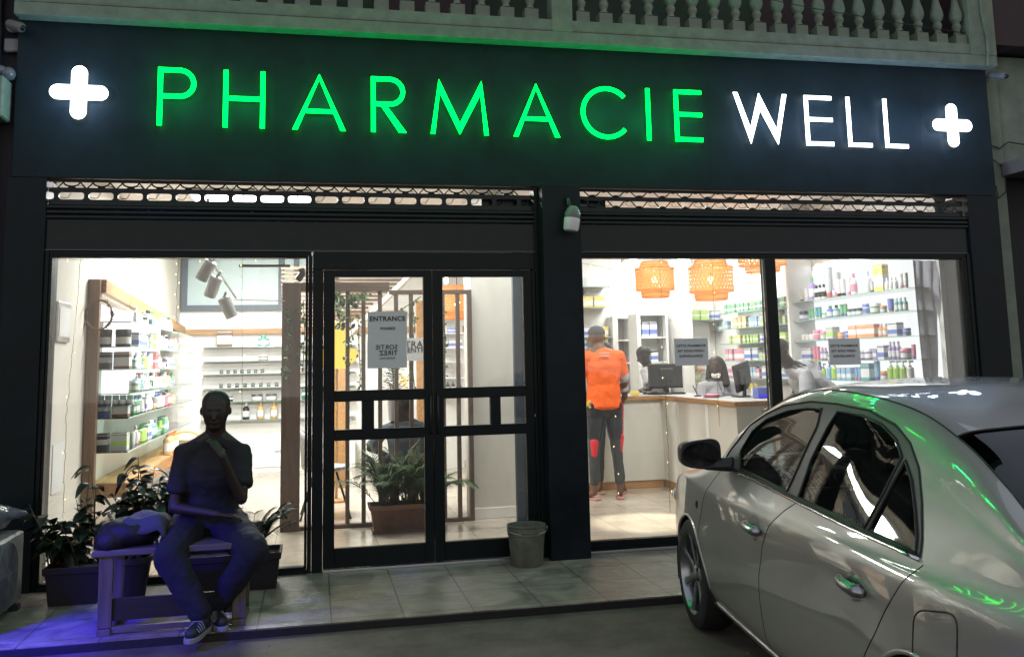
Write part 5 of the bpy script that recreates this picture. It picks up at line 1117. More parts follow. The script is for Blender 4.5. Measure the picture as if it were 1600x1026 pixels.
def shoes(t_, J, s, m='shoe', sole='sole', open_=False):
    for sd in 'lr':
        a_, b_ = J['a'+sd], J['t'+sd]; f = (b_-a_); f.z = 0; f.normalize(); z0 = min(a_.z-.085*s, b_.z-.03*s)+.002
        ang = math.atan2(f.y, f.x); q = Matrix.Rotation(ang, 3, 'Z'); c = a_+f*.055*s; c.z = z0
        prof = [(-.125, .030), (-.10, .040), (-.03, .036), (.04, .043), (.10, .044), (.145, .030), (.160, .012)]
        pts = [(x*s, y*s) for x, y in prof]+[(x*s, -y*s) for x, y in reversed(prof)]
        if not open_:
            mb = MB(); mb.cap(c+q @ Vector((-.08*s, 0, .055)), c+q @ Vector((.11*s, 0, .042)), .043*s, .036*s, ax=q @ Vector((0, 1, 0)), fl=.95); mb.cap(c+q @ Vector((-.085*s, 0, .05)), c+q @ Vector((-.05*s, 0, .11)), .04*s, .042*s)
            sh = mb.build('shoe', m, t_, smooth=True); remesh(sh, .007, 3)
        else: sh = None
        v2 = MB().prism([(x, y) for x, y in pts], 0, .026 if not open_ else .018, 'xy'); v2.v = [tuple(q @ Vector(v)+c) for v in v2.v]
        so = v2.build('sole', sole, sh if sh else t_, bevel=.004)
        if sh and m == 'shoe':
            for k_ in range(4): c2 = c+q @ Vector((.02+.025*k_, 0, .0)); MB().tube([c2+q @ Vector((0, -.043*s, .045)), c2+q @ Vector((0, -.025*s, .083-.006*k_)), c2+q @ Vector((0, .025*s, .083-.006*k_)), c2+q @ Vector((0, .043*s, .045))], .0035, 5).build('stripe', 'sole', sh)

# --- seated man on the bench, facing the street, hand on his chin
PW = dict(head=at(337, 643, -1.03), neck=at(337, 680, -1.0)+Vector((0, 0, 0)), pelvis=(-.63, -.88, .52), waist=(-.62, -.92, .68), chest=(-.60, -.96, .84),
    sl=at(378, 706, -.98), sr=at(287, 708, -.98), el=at(377, 778, -1.12), er=at(272, 792, -1.02), wl=at(347, 712, -1.22), wr=at(338, 803, -1.20),
    hl=(-.53, -.90, .52), hr=(-.73, -.90, .52), kl=(-.335, -1.30, .42), kr=(-.80, -1.30, .42), al=(-.555, -1.17, .085), ar=(-.605, -1.36, .085), tl=(-.515, -1.29, .03), tr=(-.635, -1.48, .03))
t_, J, hv, HQ, s = person('seated man in dark clothes on the bench, hand on chin, face in shadow', (-.62, -1.1, -.04), R(180), 1.72, skin='skin_shaded', vox=.0065, world=PW, head_rot=(0, R(-6)), curl=.9, hand_aim={'l': at(333, 690, -1.17), 'r': at(366, 806, -1.20)})
hairmesh(t_, hv, HQ, s); shirt(t_, J, s, 'navy', .72, .03, 1.11, disp=.024); trousers(t_, J, s, 'jean', .95, 1.30, disp=.024); shoes(t_, J, s)
garment(t_, 'collar', 'navy', [(J['neck']+Vector((-.05, .0, -.055)), J['neck']+Vector((.05, 0, -.055)), .035, .035)], .008, 0)

# --- customer in orange jersey, seen from behind
o_ = ag(948, 779); P0 = Vector((3.06, 2.60, 0))
hz = at(935, 522, 2.62)
t_, J, hv, HQ, s = person('customer in orange jersey, black shorts and grey cap seen from behind at the counter', P0, 0, 1.86, skin='skin2', over={'el': (-.27, .08, 1.15), 'er': (.26, .10, 1.13), 'wl': (-.20, .34, 1.06), 'wr': (.20, .36, 1.04), 'al': (-.13, 0, .09), 'ar': (.14, 0, .09), 'kl': (-.12, .0, .5), 'kr': (.12, 0, .5), 'tl': (-.17, .13, .03), 'tr': (.18, .13, .03), 'head': (-.045, .04, 1.60), 'neck': (-.02, .0, 1.47)})
sh = shirt(t_, J, s, 'orange', .62, .20, 1.10, disp=.02, name='jersey')
for sd in 'lr': a_ = J['s'+sd].lerp(J['e'+sd], .60); b_ = J['s'+sd].lerp(J['e'+sd], .72); garment(t_, 'sleeve_cuff', 'whitecoat', [(a_, b_, .070*s, .070*s)], .008, 0)
garment(t_, 'collar', 'whitecoat', [(J['neck']+Vector((-.02, .0, -.055)), J['neck']+Vector((.02, 0, -.05)), .066, .064, dict(fl=.9))], .008, 0)
trousers(t_, J, s, 'charcoal', .90, .86, name='leggings'); trousers(t_, J, s, 'plastic_black', .36, 1.06, name='shorts', disp=.01)
for a_, b_, r_ in ((J['hr']+Vector((.085, -.0, .0)), J['kr']+Vector((.05, -.0, .12)), .04), (J['kr']+Vector((.03, -.02, .12)), J['kr']+Vector((.02, -.02, -.04)), .048), (J['kl']+Vector((-.005, -.03, .08)), J['kl']+Vector((-.01, -.03, -.06)), .05)): garment(t_, 'red_side_panel', 'red', [(a_, b_, r_*s*.95, r_*s*.7)], .008, 0)
cp = MB(); cp.ell(hv(0, -.01, .062), (.088*s, .102*s, .072*s), HQ); remesh(cp.build('cap', 'capgrey', t_), .007, 2)
for (dx, dz, w_) in ((0, .245, .055), (-.0, .215, .055)): 
    c = J['chest']+Vector((-.02+dx, -.148, dz-.12)); MB().box((c.x-w_, c.y-.004, c.z), (c.x+w_, c.y+.004, c.z+.010)).build('back_print', 'whitecoat', sh)
c = at(918, 631, 2.46); mb = MB()
for a1, a2 in ((-.03, .03), (.03, -.03)): mb.tube([(c.x+a1, c.y, c.z+.04), (c.x+a1*.1, c.y, c.z), (c.x+a2, c.y, c.z-.04)], .012, 6)
mb.build('hem_print', 'yellowprint', sh); shoes(t_, J, s, 'skin2', 'pinkrubber', True)
# --- second customer mostly hidden by the first
t_, J, hv, HQ, s = person('customer in white tee almost hidden behind the orange jersey', (3.21, 2.98, 0), R(-8), 1.66, skin='skin2', over={'er': (.24, .08, 1.12), 'wr': (.20, .24, .98), 'ar': (.16, 0, .09), 'tr': (.2, .12, .03)})
shirt(t_, J, s, 'whitecoat', .78, .0, 1.0); trousers(t_, J, s, 'charcoal', .9, .9); hairmesh(t_, hv, HQ, s); shoes(t_, J, s, 'skin2', 'pinkrubber', True)
# --- staff in dark cap leaning on the counter, face to the left
hd = at(1006, 556, 4.05)
t_, J, hv, HQ, s = person('staff member in white top and backward dark cap bent over the counter', (hd.x+.18, 4.3, 0), R(60), 1.62, skin='skin_shaded', world={'head': hd, 'neck': hd+Vector((.07, .04, -.13)), 'chest': hd+Vector((.16, .1, -.30)), 'waist': hd+Vector((.24, .18, -.5)), 'sl': hd+Vector((-.02, -.06, -.19)), 'sr': hd+Vector((.20, .20, -.17)), 'el': hd+Vector((.0, -.16, -.40)), 'er': hd+Vector((.30, .05, -.42)), 'wl': at(1000, 613, 3.55)+Vector((0, 0, .02)), 'wr': at(1045, 616, 3.75)}, head_rot=(R(25), R(-22)), hand_aim={'l': at(1030, 621, 3.5)})
shirt(t_, J, s, 'whitecoat', .7, 0, 1.0); trousers(t_, J, s, 'charcoal', .9, 1.); hairmesh(t_, hv, HQ, s)
cp = MB(); cp.ell(hv(0, -.015, .055), (.089*s, .103*s, .082*s), HQ); cp.cap(hv(-.04, -.10, .02), hv(-.04, -.19, -.01), .035*s, .03*s, ax=HQ @ Vector((1, 0, 0)), fl=.4); cp.cap(hv(.04, -.10, .02), hv(.04, -.19, -.01), .035*s, .03*s, ax=HQ @ Vector((1, 0, 0)), fl=.4); remesh(cp.build('cap', 'hair', t_), .007, 2)
# --- masked woman
hd = at(1119, 574, 2.75)
t_, J, hv, HQ, s = person('woman with long black hair, white coat and mask lowered on her chin', (hd.x+.03, 2.78, 0), R(155), 1.60, skin='skin', world={'head': hd, 'neck': hd+Vector((.02, .03, -.14)), 'chest': hd+Vector((.02, .06, -.32)), 'waist': hd+Vector((.02, .08, -.55)), 'sr': hd+Vector((-.16, .05, -.21)), 'sl': hd+Vector((.18, .05, -.20)), 'er': hd+Vector((-.20, .0, -.43)), 'el': hd+Vector((.26, .02, -.43)), 'wr': hd+Vector((-.10, -.18, -.48)), 'wl': hd+Vector((.20, -.20, -.46)), 'hr': (hd.x-.07, 2.85, .9), 'hl': (hd.x+.11, 2.85, .9)}, head_rot=(R(-12), R(-14)))
shirt(t_, J, s, 'whitecoat', 1.0, 0, .98, name='coat', long=True); trousers(t_, J, s, 'charcoal', .9, 1.); hairmesh(t_, hv, HQ, s, True)
mk = MB(); mk.ell(hv(0, .050, -.080), (.060*s, .055*s, .042*s), HQ); remesh(mk.build('face_mask', 'white', t_), .006, 2)
c = J['chest']+Vector((.02, -.135, -.02)); MB().lathe([(.0001, 0), (.028, .0), (.028, .006), (.0001, .006)], c, 20, 'y').build('badge', 's_pale grey', t_); MB().tube([c+Vector((0, 0, .03)), c+Vector((-.05, .04, .2))], .003, 4).tube([c+Vector((0, 0, .03)), c+Vector((.05, .04, .2))], .003, 4).build('lanyard', 'plastic_black', t_)
# --- man in white uniform leaning left over the counter
hd = at(1219, 549, 1.22)
t_, J, hv, HQ, s = person('man in white uniform with dark epaulette leaning over the counter end', (5.15, 1.35, 0), R(75), 1.78, skin='skin_shaded', world={'head': hd, 'neck': at(1236, 573, 1.22), 'sl': at(1259, 585, 1.06), 'sr': at(1250, 571, 1.50), 'chest': at(1262, 597, 1.25), 'waist': at(1296, 622, 1.28), 'pelvis': at(1330, 652, 1.3), 'hl': at(1330, 660, 1.18), 'hr': at(1330, 658, 1.40), 'el': at(1264, 628, .98), 'er': at(1243, 618, 1.46), 'wl': at(1214, 636, 1.12), 'wr': at(1216, 634, 1.45)}, head_rot=(R(20), R(-30)), hand_aim={'l': at(1190, 640, 1.12)})
sh = shirt(t_, J, s, 'whitecoat', .66, .0, 1.28, name='shirt', disp=.010); trousers(t_, J, s, 'charcoal', .92, 1.05); shoes(t_, J, s)
a_ = J['sl'].lerp(J['neck'], .35)+Vector((0, -.02, .078)); MB().bar(J['sl'].lerp(J['neck'], .15)+Vector((0, -.03, .076)), J['sl'].lerp(J['neck'], .75)+Vector((0, -.02, .075)), .045, .012).build('epaulette', 'charcoal', sh, bevel=.003)
# --- seated customer seen through the door behind the palm
hd = at(632, 636, 2.25)
t_, J, hv, HQ, s = person('seated customer in grey blue shirt glimpsed through the door behind the palm', (hd.x, 2.35, 0), R(10), 1.70, skin='skin', world={'head': hd, 'neck': hd+Vector((0, 0, -.12)), 'sl': hd+Vector((-.20, .02, -.22)), 'sr': hd+Vector((.17, .02, -.20)), 'chest': hd+Vector((-.01, .0, -.30)), 'waist': hd+Vector((0, .02, -.50)), 'pelvis': (hd.x, 2.3, .5), 'hl': (hd.x-.1, 2.3, .5), 'hr': (hd.x+.1, 2.3, .5), 'kl': (hd.x-.15, 2.75, .5), 'kr': (hd.x+.15, 2.75, .5), 'al': (hd.x-.15, 2.8, .09), 'ar': (hd.x+.15, 2.8, .09), 'tl': (hd.x-.15, 2.93, .03), 'tr': (hd.x+.15, 2.93, .03), 'el': at(578, 700, 2.3), 'er': hd+Vector((.22, .05, -.45)), 'wl': hd+Vector((-.12, .35, -.5)), 'wr': hd+Vector((.12, .35, -.5))})
shirt(t_, J, s, 'greyblue', .95, .0, 1.0); trousers(t_, J, s, 'jean', .92, 1.0); hairmesh(t_, hv, HQ, s); shoes(t_, J, s)
st_ = thing('stool', 'low black stool under the seated customer behind the palm', 'stool', (hd.x, 2.3, 0)); MB().lathe([(.0001, .40), (.19, .40), (.2, .42), (.19, .45), (.0001, .45)], (hd.x, 2.3, 0), 24).build('seat', 'plastic_black', st_, smooth='a')
for a_ in (45, 135, 225, 315): MB().tube([(hd.x+.13*math.cos(R(a_)), 2.3+.13*math.sin(R(a_)), .40), (hd.x+.19*math.cos(R(a_)), 2.3+.19*math.sin(R(a_)), 0)], .012, 8).build('leg', 'plastic_black', st_)

# ================================================================== OUTSIDE, LEFT
BN = thing('bench', 'simple raw wood bench with slab legs and a low runner under the seated man', 'bench', (-.8, -1.05, 0))
MB().rbox((-1.22, -1.26, .43), (-.36, -.86, .465), .005).build('seat', 'benchx', BN)
for x in (-1.185, -.455):
    MB().box((x, -1.235, .036), (x+.075, -1.20, .429)).build('leg', 'bench', BN, bevel=.003); MB().box((x, -.93, .036), (x+.075, -.895, .429)).build('leg', 'bench', BN, bevel=.003)
    MB().box((x, -1.25, 0), (x+.075, -.88, .034)).build('foot_runner', 'bench', BN, bevel=.003)
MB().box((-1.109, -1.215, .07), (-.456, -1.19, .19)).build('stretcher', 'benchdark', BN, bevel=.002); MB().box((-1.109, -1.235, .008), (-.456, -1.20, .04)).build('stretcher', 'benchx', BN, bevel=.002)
BG = thing('backpack', 'dark bag with pale folded cloth on the left end of the bench', 'bag', (-1.07, -1.1, .466)); mb = MB(); mb.cap((-1.10, -1.10, .53), (-.95, -1.10, .53), .075, .072, n=18); mb.ell((-1.05, -1.12, .54), (.17, .13, .085)); mb.ell((-1.13, -1.15, .50), (.10, .12, .09)); o = remesh(mb.build('bag', 'cushion', BG), .010, 3, .5, .02)
vs = []; n = 16
for j in range(13):
    for i in range(n+1): u_, v_ = i/n, j/12; x = -1.09+.26*u_; y = -1.24+.24*v_; vs.append((x, y, .632+.010*math.sin(u_*9+v_*4)+.006*math.sin(v_*13)-.055*max(0, (abs(u_-.5)-.3)/.2)**2-.08*max(0, .25-v_)/.25))
o = MB().add(vs, [(j*(n+1)+i, j*(n+1)+i+1, (j+1)*(n+1)+i+1, (j+1)*(n+1)+i) for j in range(12) for i in range(n)]).build('folded_cloth', 'cloth', smooth=True); o.modifiers.new('s', 'SOLIDIFY').thickness = .012; tag(recentre(o), 'pale grey folded cloth lying on the dark bag', 'cloth')
MB().tube([(-.90, -1.16, .54), (-.875, -1.19, .44), (-.88, -1.20, .36), (-.86, -1.20, .30)], .010, 6).build('strap', 'cushion', BG, smooth=True)
# pots
def squarepot(name, label, x0, x1, y0, y1, h_, m):
    t_ = thing(name, label, 'planter', ((x0+x1)/2, (y0+y1)/2, 0)); vs = []
    for z, e in ((0, -.02), (h_*.82, 0), (h_*.82, .012), (h_, .014), (h_, -.004), (h_*.86, -.006)): vs += [(x0-e, y0-e, z), (x1+e, y0-e, z), (x1+e, y1+e, z), (x0-e, y1+e, z)]
    MB().add(vs, [(j*4+i, j*4+(i+1) % 4, j*4+4+(i+1) % 4, j*4+4+i) for j in range(5) for i in range(4)]+[(0, 3, 2, 1)]).build('pot', m, t_, bevel=.004); MB().box((x0+.008, y0+.008, h_*.7), (x1-.008, y1-.008, h_*.88)).build('soil', 'soil', t_); return t_
squarepot('planter', 'dark rectangular pot left of the bench under a broad leaved plant', -1.66, -1.33, -.48, -.22, .24, 'potdark')
squarepot('planter', 'long dark planter box behind the seated man holding a palm', -.86, -.22, -.42, -.14, .24, 'potdark')
t_ = thing('planter', 'round dark pot behind the left bench leg', 'planter', (-1.17, -.33, 0)); MB().lathe([(.09, 0), (.125, .22), (.14, .225), (.14, .26), (.125, .26), (.12, .2), (.0001, .2)], (-1.17, -.33, 0), 28).build('pot', 'potdark', t_, smooth='a')
t_ = thing('planter', 'orange clay pot against the window at the far left', 'planter', (-1.60, -.13, 0)); MB().lathe([(.09, 0), (.125, .30), (.14, .305), (.14, .35), (.125, .35), (.12, .28), (.0001, .28)], (-1.60, -.13, 0), 28).build('pot', 'pot_orange', t_, smooth='a')
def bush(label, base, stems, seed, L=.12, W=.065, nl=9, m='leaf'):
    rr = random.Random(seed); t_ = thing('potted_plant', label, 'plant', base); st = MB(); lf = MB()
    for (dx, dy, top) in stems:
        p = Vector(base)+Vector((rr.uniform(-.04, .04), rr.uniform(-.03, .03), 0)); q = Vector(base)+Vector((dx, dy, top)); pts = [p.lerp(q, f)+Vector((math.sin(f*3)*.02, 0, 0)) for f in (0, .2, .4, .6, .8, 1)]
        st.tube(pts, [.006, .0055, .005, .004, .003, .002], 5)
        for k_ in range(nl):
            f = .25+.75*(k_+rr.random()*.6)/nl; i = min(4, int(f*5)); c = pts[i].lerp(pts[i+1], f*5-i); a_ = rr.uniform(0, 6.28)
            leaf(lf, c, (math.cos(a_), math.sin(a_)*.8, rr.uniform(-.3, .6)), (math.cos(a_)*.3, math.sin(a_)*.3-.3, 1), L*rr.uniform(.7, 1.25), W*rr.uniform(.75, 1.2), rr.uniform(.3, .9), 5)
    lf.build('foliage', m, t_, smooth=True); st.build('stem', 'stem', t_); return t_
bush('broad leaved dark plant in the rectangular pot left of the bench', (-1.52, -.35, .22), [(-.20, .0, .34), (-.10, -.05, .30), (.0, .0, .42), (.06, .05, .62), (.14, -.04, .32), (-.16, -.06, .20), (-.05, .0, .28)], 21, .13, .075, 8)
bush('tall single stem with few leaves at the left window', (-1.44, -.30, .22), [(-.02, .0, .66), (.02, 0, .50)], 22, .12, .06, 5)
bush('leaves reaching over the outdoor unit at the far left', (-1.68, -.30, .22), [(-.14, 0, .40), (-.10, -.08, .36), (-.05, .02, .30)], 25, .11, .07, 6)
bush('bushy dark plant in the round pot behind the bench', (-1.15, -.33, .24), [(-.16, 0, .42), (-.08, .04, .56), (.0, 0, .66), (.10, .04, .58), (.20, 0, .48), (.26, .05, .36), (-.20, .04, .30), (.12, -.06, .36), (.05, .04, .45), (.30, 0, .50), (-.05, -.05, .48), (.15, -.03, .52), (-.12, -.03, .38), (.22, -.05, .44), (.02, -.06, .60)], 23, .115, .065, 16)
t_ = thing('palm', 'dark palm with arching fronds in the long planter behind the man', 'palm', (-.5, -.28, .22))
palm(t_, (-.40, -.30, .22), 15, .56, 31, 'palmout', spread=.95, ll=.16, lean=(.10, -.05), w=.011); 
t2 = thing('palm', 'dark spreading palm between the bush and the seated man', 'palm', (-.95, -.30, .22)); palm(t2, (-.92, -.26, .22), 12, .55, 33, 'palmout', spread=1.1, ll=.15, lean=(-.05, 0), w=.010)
# bucket
bc = Vector((1.535, -.21, .0)); t_ = thing('bucket', 'dirty pale plastic bucket with rim and wire handle in front of the door', 'bucket', bc)
MB().lathe([(.0001, 0.001), (.112, 0), (.117, .01), (.134, .215), (.140, .22), (.140, .235), (.136, .238), (.142, .242), (.142, .268), (.138, .272), (.143, .277), (.143, .288), (.134, .290), (.130, .280), (.112, .02), (.0001, .018)], bc, 40).build('body', 'bucket', t_, smooth='a')
MB().tube([bc+Vector((.146*math.cos(R(a_)), -.04-.09*math.sin(R(a_)), .262-.03*math.sin(R(a_)))) for a_ in range(0, 181, 12)], .0028, 6).build('handle', 'metal', t_, smooth=True)
for sg in (-1, 1): MB().lathe([(.014, -.004), (.014, .008)], bc+Vector((sg*.143, -.035, .262)), 12, 'x').build('handle_boss', 'bucket', t_)
# outdoor unit
AC = thing('air_conditioner_unit', 'aged white outdoor air conditioning unit with round grille at the left edge', 'air conditioner', (-1.97, -.78, 0))
MB().rbox((-2.14, -1.18, .04), (-1.815, -.38, .475), .015).build('casing', 'acbody', AC)
fc = Vector((-1.813, -.70, .255))
MB().lathe([(.205, -.01), (.205, .003), (.195, .006), (.19, .002)], fc, 48, 'x').build('fan_surround', 'acbody', AC, smooth='a'); MB().lathe([(.0001, .0015), (.188, .0015)], fc, 48, 'x', caps=False).build('fan_recess', 'acdark', AC)
g_ = MB()
for k_ in range(1, 15): r_ = .188*k_/14; g_.tube([fc+Vector((.006, r_*math.cos(R(a_)), r_*math.sin(R(a_)))) for a_ in range(0, 360, 10)], .0022, 4, close=True)
for k_ in range(8): a_ = R(45*k_); g_.bar(fc+Vector((.007, 0, 0)), fc+Vector((.007, .19*math.cos(a_), .19*math.sin(a_))), .004, .003)
g_.lathe([(.04, .002), (.038, .012), (.0001, .013)], fc, 24, 'x').build('grille', 'acbody', AC)
for y in (-1.08, -.48): MB().box((-2.12, y-.03, 0), (-1.80, y+.03, .039)).build('foot', 'acdark', AC)
mb = MB(); c = Vector((-2.02, -.50, .575)); mb.ell(c, (.17, .16, .095)); mb.cap(c+Vector((.08, 0, .0)), c+Vector((.235, .02, .015)), .07, .015); mb.ell(c+Vector((-.08, -.1, .0)), (.12, .12, .08))
o = mb.build('plastic_bundle', 'bagplastic'); remesh(o, .012, 2, .5, .045); tag(recentre(o), 'crumpled clear plastic bundle lying on the outdoor unit', 'bundle')

# blue lamp out of frame on the left house (its light falls on the paving and the man)
spot('blue_lamp_and_fill', (-3.0, -3.2, 2.1), (-1.05, -1.2, .2), 800, R(30), (.02, .0, 1.0), 1., .05)
spot('blue_lamp_and_fill', (-3.1, -3.0, 2.1), (-1.55, -1.25, 0), 1500, R(17), (.02, .0, 1.0), .8, .04)  # second blue spot, added to deepen the blue on the paving

# ================================================================== CAR
K = .955; TH = R(7.4866)
CAR = thing('parked_car', 'champagne silver sedan parked nose towards the pharmacy window', 'car', (0, 0, 0))
def tab(keys):
    xs_ = np.array([k[0] for k in keys], float); ys = np.array([k[1:] for k in keys], float)
    m_ = np.zeros_like(ys); d = np.diff(ys, axis=0)/np.diff(xs_)[:, None]
    for i in range(1, len(xs_)-1):
        for c in range(ys.shape[1]):
            a_, b_ = d[i-1, c], d[i, c]
            if a_*b_ > 0: h0, h1 = xs_[i]-xs_[i-1], xs_[i+1]-xs_[i]; m_[i, c] = 3*(h0+h1)/((2*h1+h0)/a_+(h1+2*h0)/b_)
    m_[0], m_[-1] = d[0], d[-1]
    def f(s):
        i = int(np.clip(np.searchsorted(xs_, s)-1, 0, len(xs_)-2)); h_ = xs_[i+1]-xs_[i]; t = (s-xs_[i])/h_; t = min(max(t, 0), 1)
        return ys[i]*(2*t**3-3*t*t+1)+m_[i]*h_*(t**3-2*t*t+t)+ys[i+1]*(-2*t**3+3*t*t)+m_[i+1]*h_*(t**3-t*t)
    return f
fW = tab([(-.90, .50), (-.84, .64), (-.7, .76), (-.45, .83), (0, .868), (.6, .88), (2.0, .882), (2.7, .88), (3.1, .86), (3.45, .80), (3.65, .70), (3.74, .56)])
fBZ = tab([(-.90, .66), (-.7, .74), (-.4, .86), (0, .925), (.3, .965), (.6, .985), (1.44, .965), (2.6, .925), (3.0, .93), (3.4, .945), (3.65, .93), (3.74, .86)])
fBY = tab([(-.90, .46), (-.7, .66), (-.3, .76), (0, .79), (.6, .80), (2.6, .815), (3.0, .80), (3.4, .755), (3.65, .66), (3.74, .52)])
# cant rail (y, z), roof crown (y, z) and centre z
fR = tab([(-.90, .40, .69), (-.7, .56, .775), (-.3, .64, .89), (0, .68, .945), (.3, .73, .99), (.42, .745, 1.035), (.57, .705, 1.175), (.8, .655, 1.295), (1.08, .618, 1.378), (1.5, .595, 1.425), (1.93, .590, 1.405), (2.22, .575, 1.365), (2.55, .600, 1.280), (2.85, .655, 1.180), (3.12, .700, 1.075), (3.35, .68, 1.02), (3.6, .60, .985), (3.74, .46, .88)])
fK = tab([(-.90, .20, .70), (-.7, .30, .80), (-.3, .36, .92), (0, .38, .975), (.3, .42, 1.015), (.42, .50, 1.05), (.57, .47, 1.20), (.8, .42, 1.335), (1.08, .40, 1.435), (1.5, .38, 1.468), (1.93, .38, 1.452), (2.22, .38, 1.405), (2.55, .40, 1.315), (2.85, .42, 1.205), (3.12, .44, 1.10), (3.35, .42, 1.045), (3.6, .36, 1.015), (3.74, .25, .90)])
fC = tab([(-.90, .705), (-.7, .81), (-.3, .935), (0, .99), (.3, 1.03), (.42, 1.08), (.57, 1.225), (.8, 1.365), (1.08, 1.455), (1.5, 1.485), (1.93, 1.467), (2.22, 1.418), (2.55, 1.325), (2.85, 1.215), (3.12, 1.108), (3.35, 1.055), (3.6, 1.025), (3.74, .905)])
def section(s):
    w = float(fW(s)[0]); bz = float(fBZ(s)[0]); by = min(float(fBY(s)[0]), w-.02); ry, rz = fR(s); ky, kz = fK(s); cz = float(fC(s)[0]); by = max(by, ry+.02)
    flare = .018*sum(math.exp(-((s-c)/.42)**4) for c in (0, 2.70))
    lo = .19+.08*max(0, -s-.4)+.10*max(0, s-3.2)
    zc = min(.84, bz-.05)
    return [(w*.90, lo), (w*.965+flare*.6, lo+.10), (w+flare, .50), (w-.004+flare*.6, .66), (w-.012, zc-.02), (w-.030, zc+.035 if zc+.035 < bz else bz-.015), (by, bz), (by*.4+ry*.6+.018, bz*.4+rz*.6), (ry, rz), (ky, kz), (0, cz), (-ky, kz)]
NSEG = 5
def crom(P_, t):
    i = int(min(t, 9.9999)); f = t-i; p0 = P_[max(i-1, 0)]; p1 = P_[i]; p2 = P_[i+1]; p3 = P_[min(i+2, 11)]; o = []
    for c in (0, 1):
        o.append(.5*(2*p1[c]+(p2[c]-p0[c])*f+(2*p0[c]-5*p1[c]+4*p2[c]-p3[c])*f*f+(3*p1[c]-p0[c]-3*p2[c]+p3[c])*f**3))
    return o
_sc = {}
def surf(s, t):
    k_ = round(s, 6)
    if k_ not in _sc: _sc[k_] = section(s)
    y, z = crom(_sc[k_], t); return Vector((-s, y, z))
WINF = [(0.784, 1.01), (0.716, 1.094), (0.792, 1.205), (0.941, 1.277), (1.176, 1.332), (1.375, 1.352), (1.539, 1.356), (1.55, 1.277), (1.503, 1.119), (1.456, 0.985), (1.139, 1.0)]
WINR = [(1.703, 1.355), (1.913, 1.348), (2.073, 1.322), (2.206, 1.272), (2.285, 1.218), (2.263, 1.091), (2.22, 0.955), (1.926, 0.966), (1.591, 0.979), (1.605, 1.141), (1.659, 1.284)]
WINQ = [(2.316, 1.207), (2.408, 1.147), (2.501, 1.059), (2.563, 0.991), (2.593, 0.942), (2.434, 0.948), (2.251, 0.952), (2.281, 1.064)]
FRM = [(0.479, 1.0), (0.551, 1.082), (0.738, 1.235), (.90, 1.30), (1.088, 1.352), (1.397, 1.383), (1.661, 1.384), (1.95, 1.370), (2.157, 1.325), (2.3, 1.268), (2.415, 1.192), (2.518, 1.09), (2.600, 0.985), (2.628, 0.936), (2.144, 0.945), (1.461, 0.972), (1.002, 0.989)]
def sdpoly(poly):
    A = np.array(poly); Bv = np.roll(A, -1, 0)
    def f(p):
        q = np.array((-p.x, p.z)); e = Bv-A; w_ = q-A; tt = np.clip((w_*e).sum(1)/(e*e).sum(1), 0, 1); d = np.sqrt((((w_-e*tt[:, None])**2).sum(1)).min())
        c = ((A[:, 1] > q[1]) != (Bv[:, 1] > q[1])) & (q[0] < (Bv[:, 0]-A[:, 0])*(q[1]-A[:, 1])/(Bv[:, 1]-A[:, 1]+1e-12)+A[:, 0]); return d if c.sum() % 2 else -d
    return f
def sdarch(c, r_): return lambda p: r_-math.hypot(-p.x-c, p.z-.30)
REG = [('arch', sdarch(0, .352), (0, 6)), ('arch', sdarch(2.70, .352), (0, 6)), ('frame', sdpoly(FRM), (5.6, 8.3)), ('wf', sdpoly(WINF), (6, 8)), ('wr', sdpoly(WINR), (6, 8)), ('wq', sdpoly(WINQ), (6, 8))]
ss = sorted(set([round(x, 4) for x in list(np.arange(-.90, 3.741, .022))+[.36, 1.02, 2.50, 3.07]])); ts = [i/NSEG for i in range(10*NSEG+1)]+[6+i/11 for i in range(1, 22)]
ts = sorted(set(ts+[8.12, 6.0]))
NI, NJ = len(ss), len(ts); PP = [[[s, t] for t in ts] for s in ss]; lock = set()
PT3 = [[surf(s, t) for t in ts] for s in ss]
for nm, f, (ta, tb) in REG:
    val = {}
    for i in range(NI):
        for j in range(NJ):
            if ta-.3 <= ts[j] <= tb+.3: val[i, j] = f(PT3[i][j])
    mv = {}
    for (i, j), v in list(val.items()):
        for di, dj in ((1, 0), (0, 1), (1, 1), (1, -1)):
            k_ = (i+di, j+dj)
            if k_ not in val or (val[k_] > 0) == (v > 0): continue
            if di and dj: continue
            a_, b_ = np.array(PP[i][j], float), np.array(PP[k_[0]][k_[1]], float); lo_, hi_ = 0., 1.
            for _ in range(9):
                m_ = (lo_+hi_)/2; vm = f(surf(*(a_+(b_-a_)*m_)))
                if (vm > 0) == (v > 0): lo_ = m_
                else: hi_ = m_
            tgt = (i, j) if lo_ < .5 else k_; dist = min(lo_, 1-lo_); pnt = a_+(b_-a_)*lo_
            if tgt in lock: continue
            if tgt not in mv or mv[tgt][0] > dist: mv[tgt] = (dist, pnt)
    for k_, (d_, pnt) in mv.items(): PP[k_[0]][k_[1]] = list(pnt); PT3[k_[0]][k_[1]] = surf(*pnt); lock.add(k_)
faces = {}
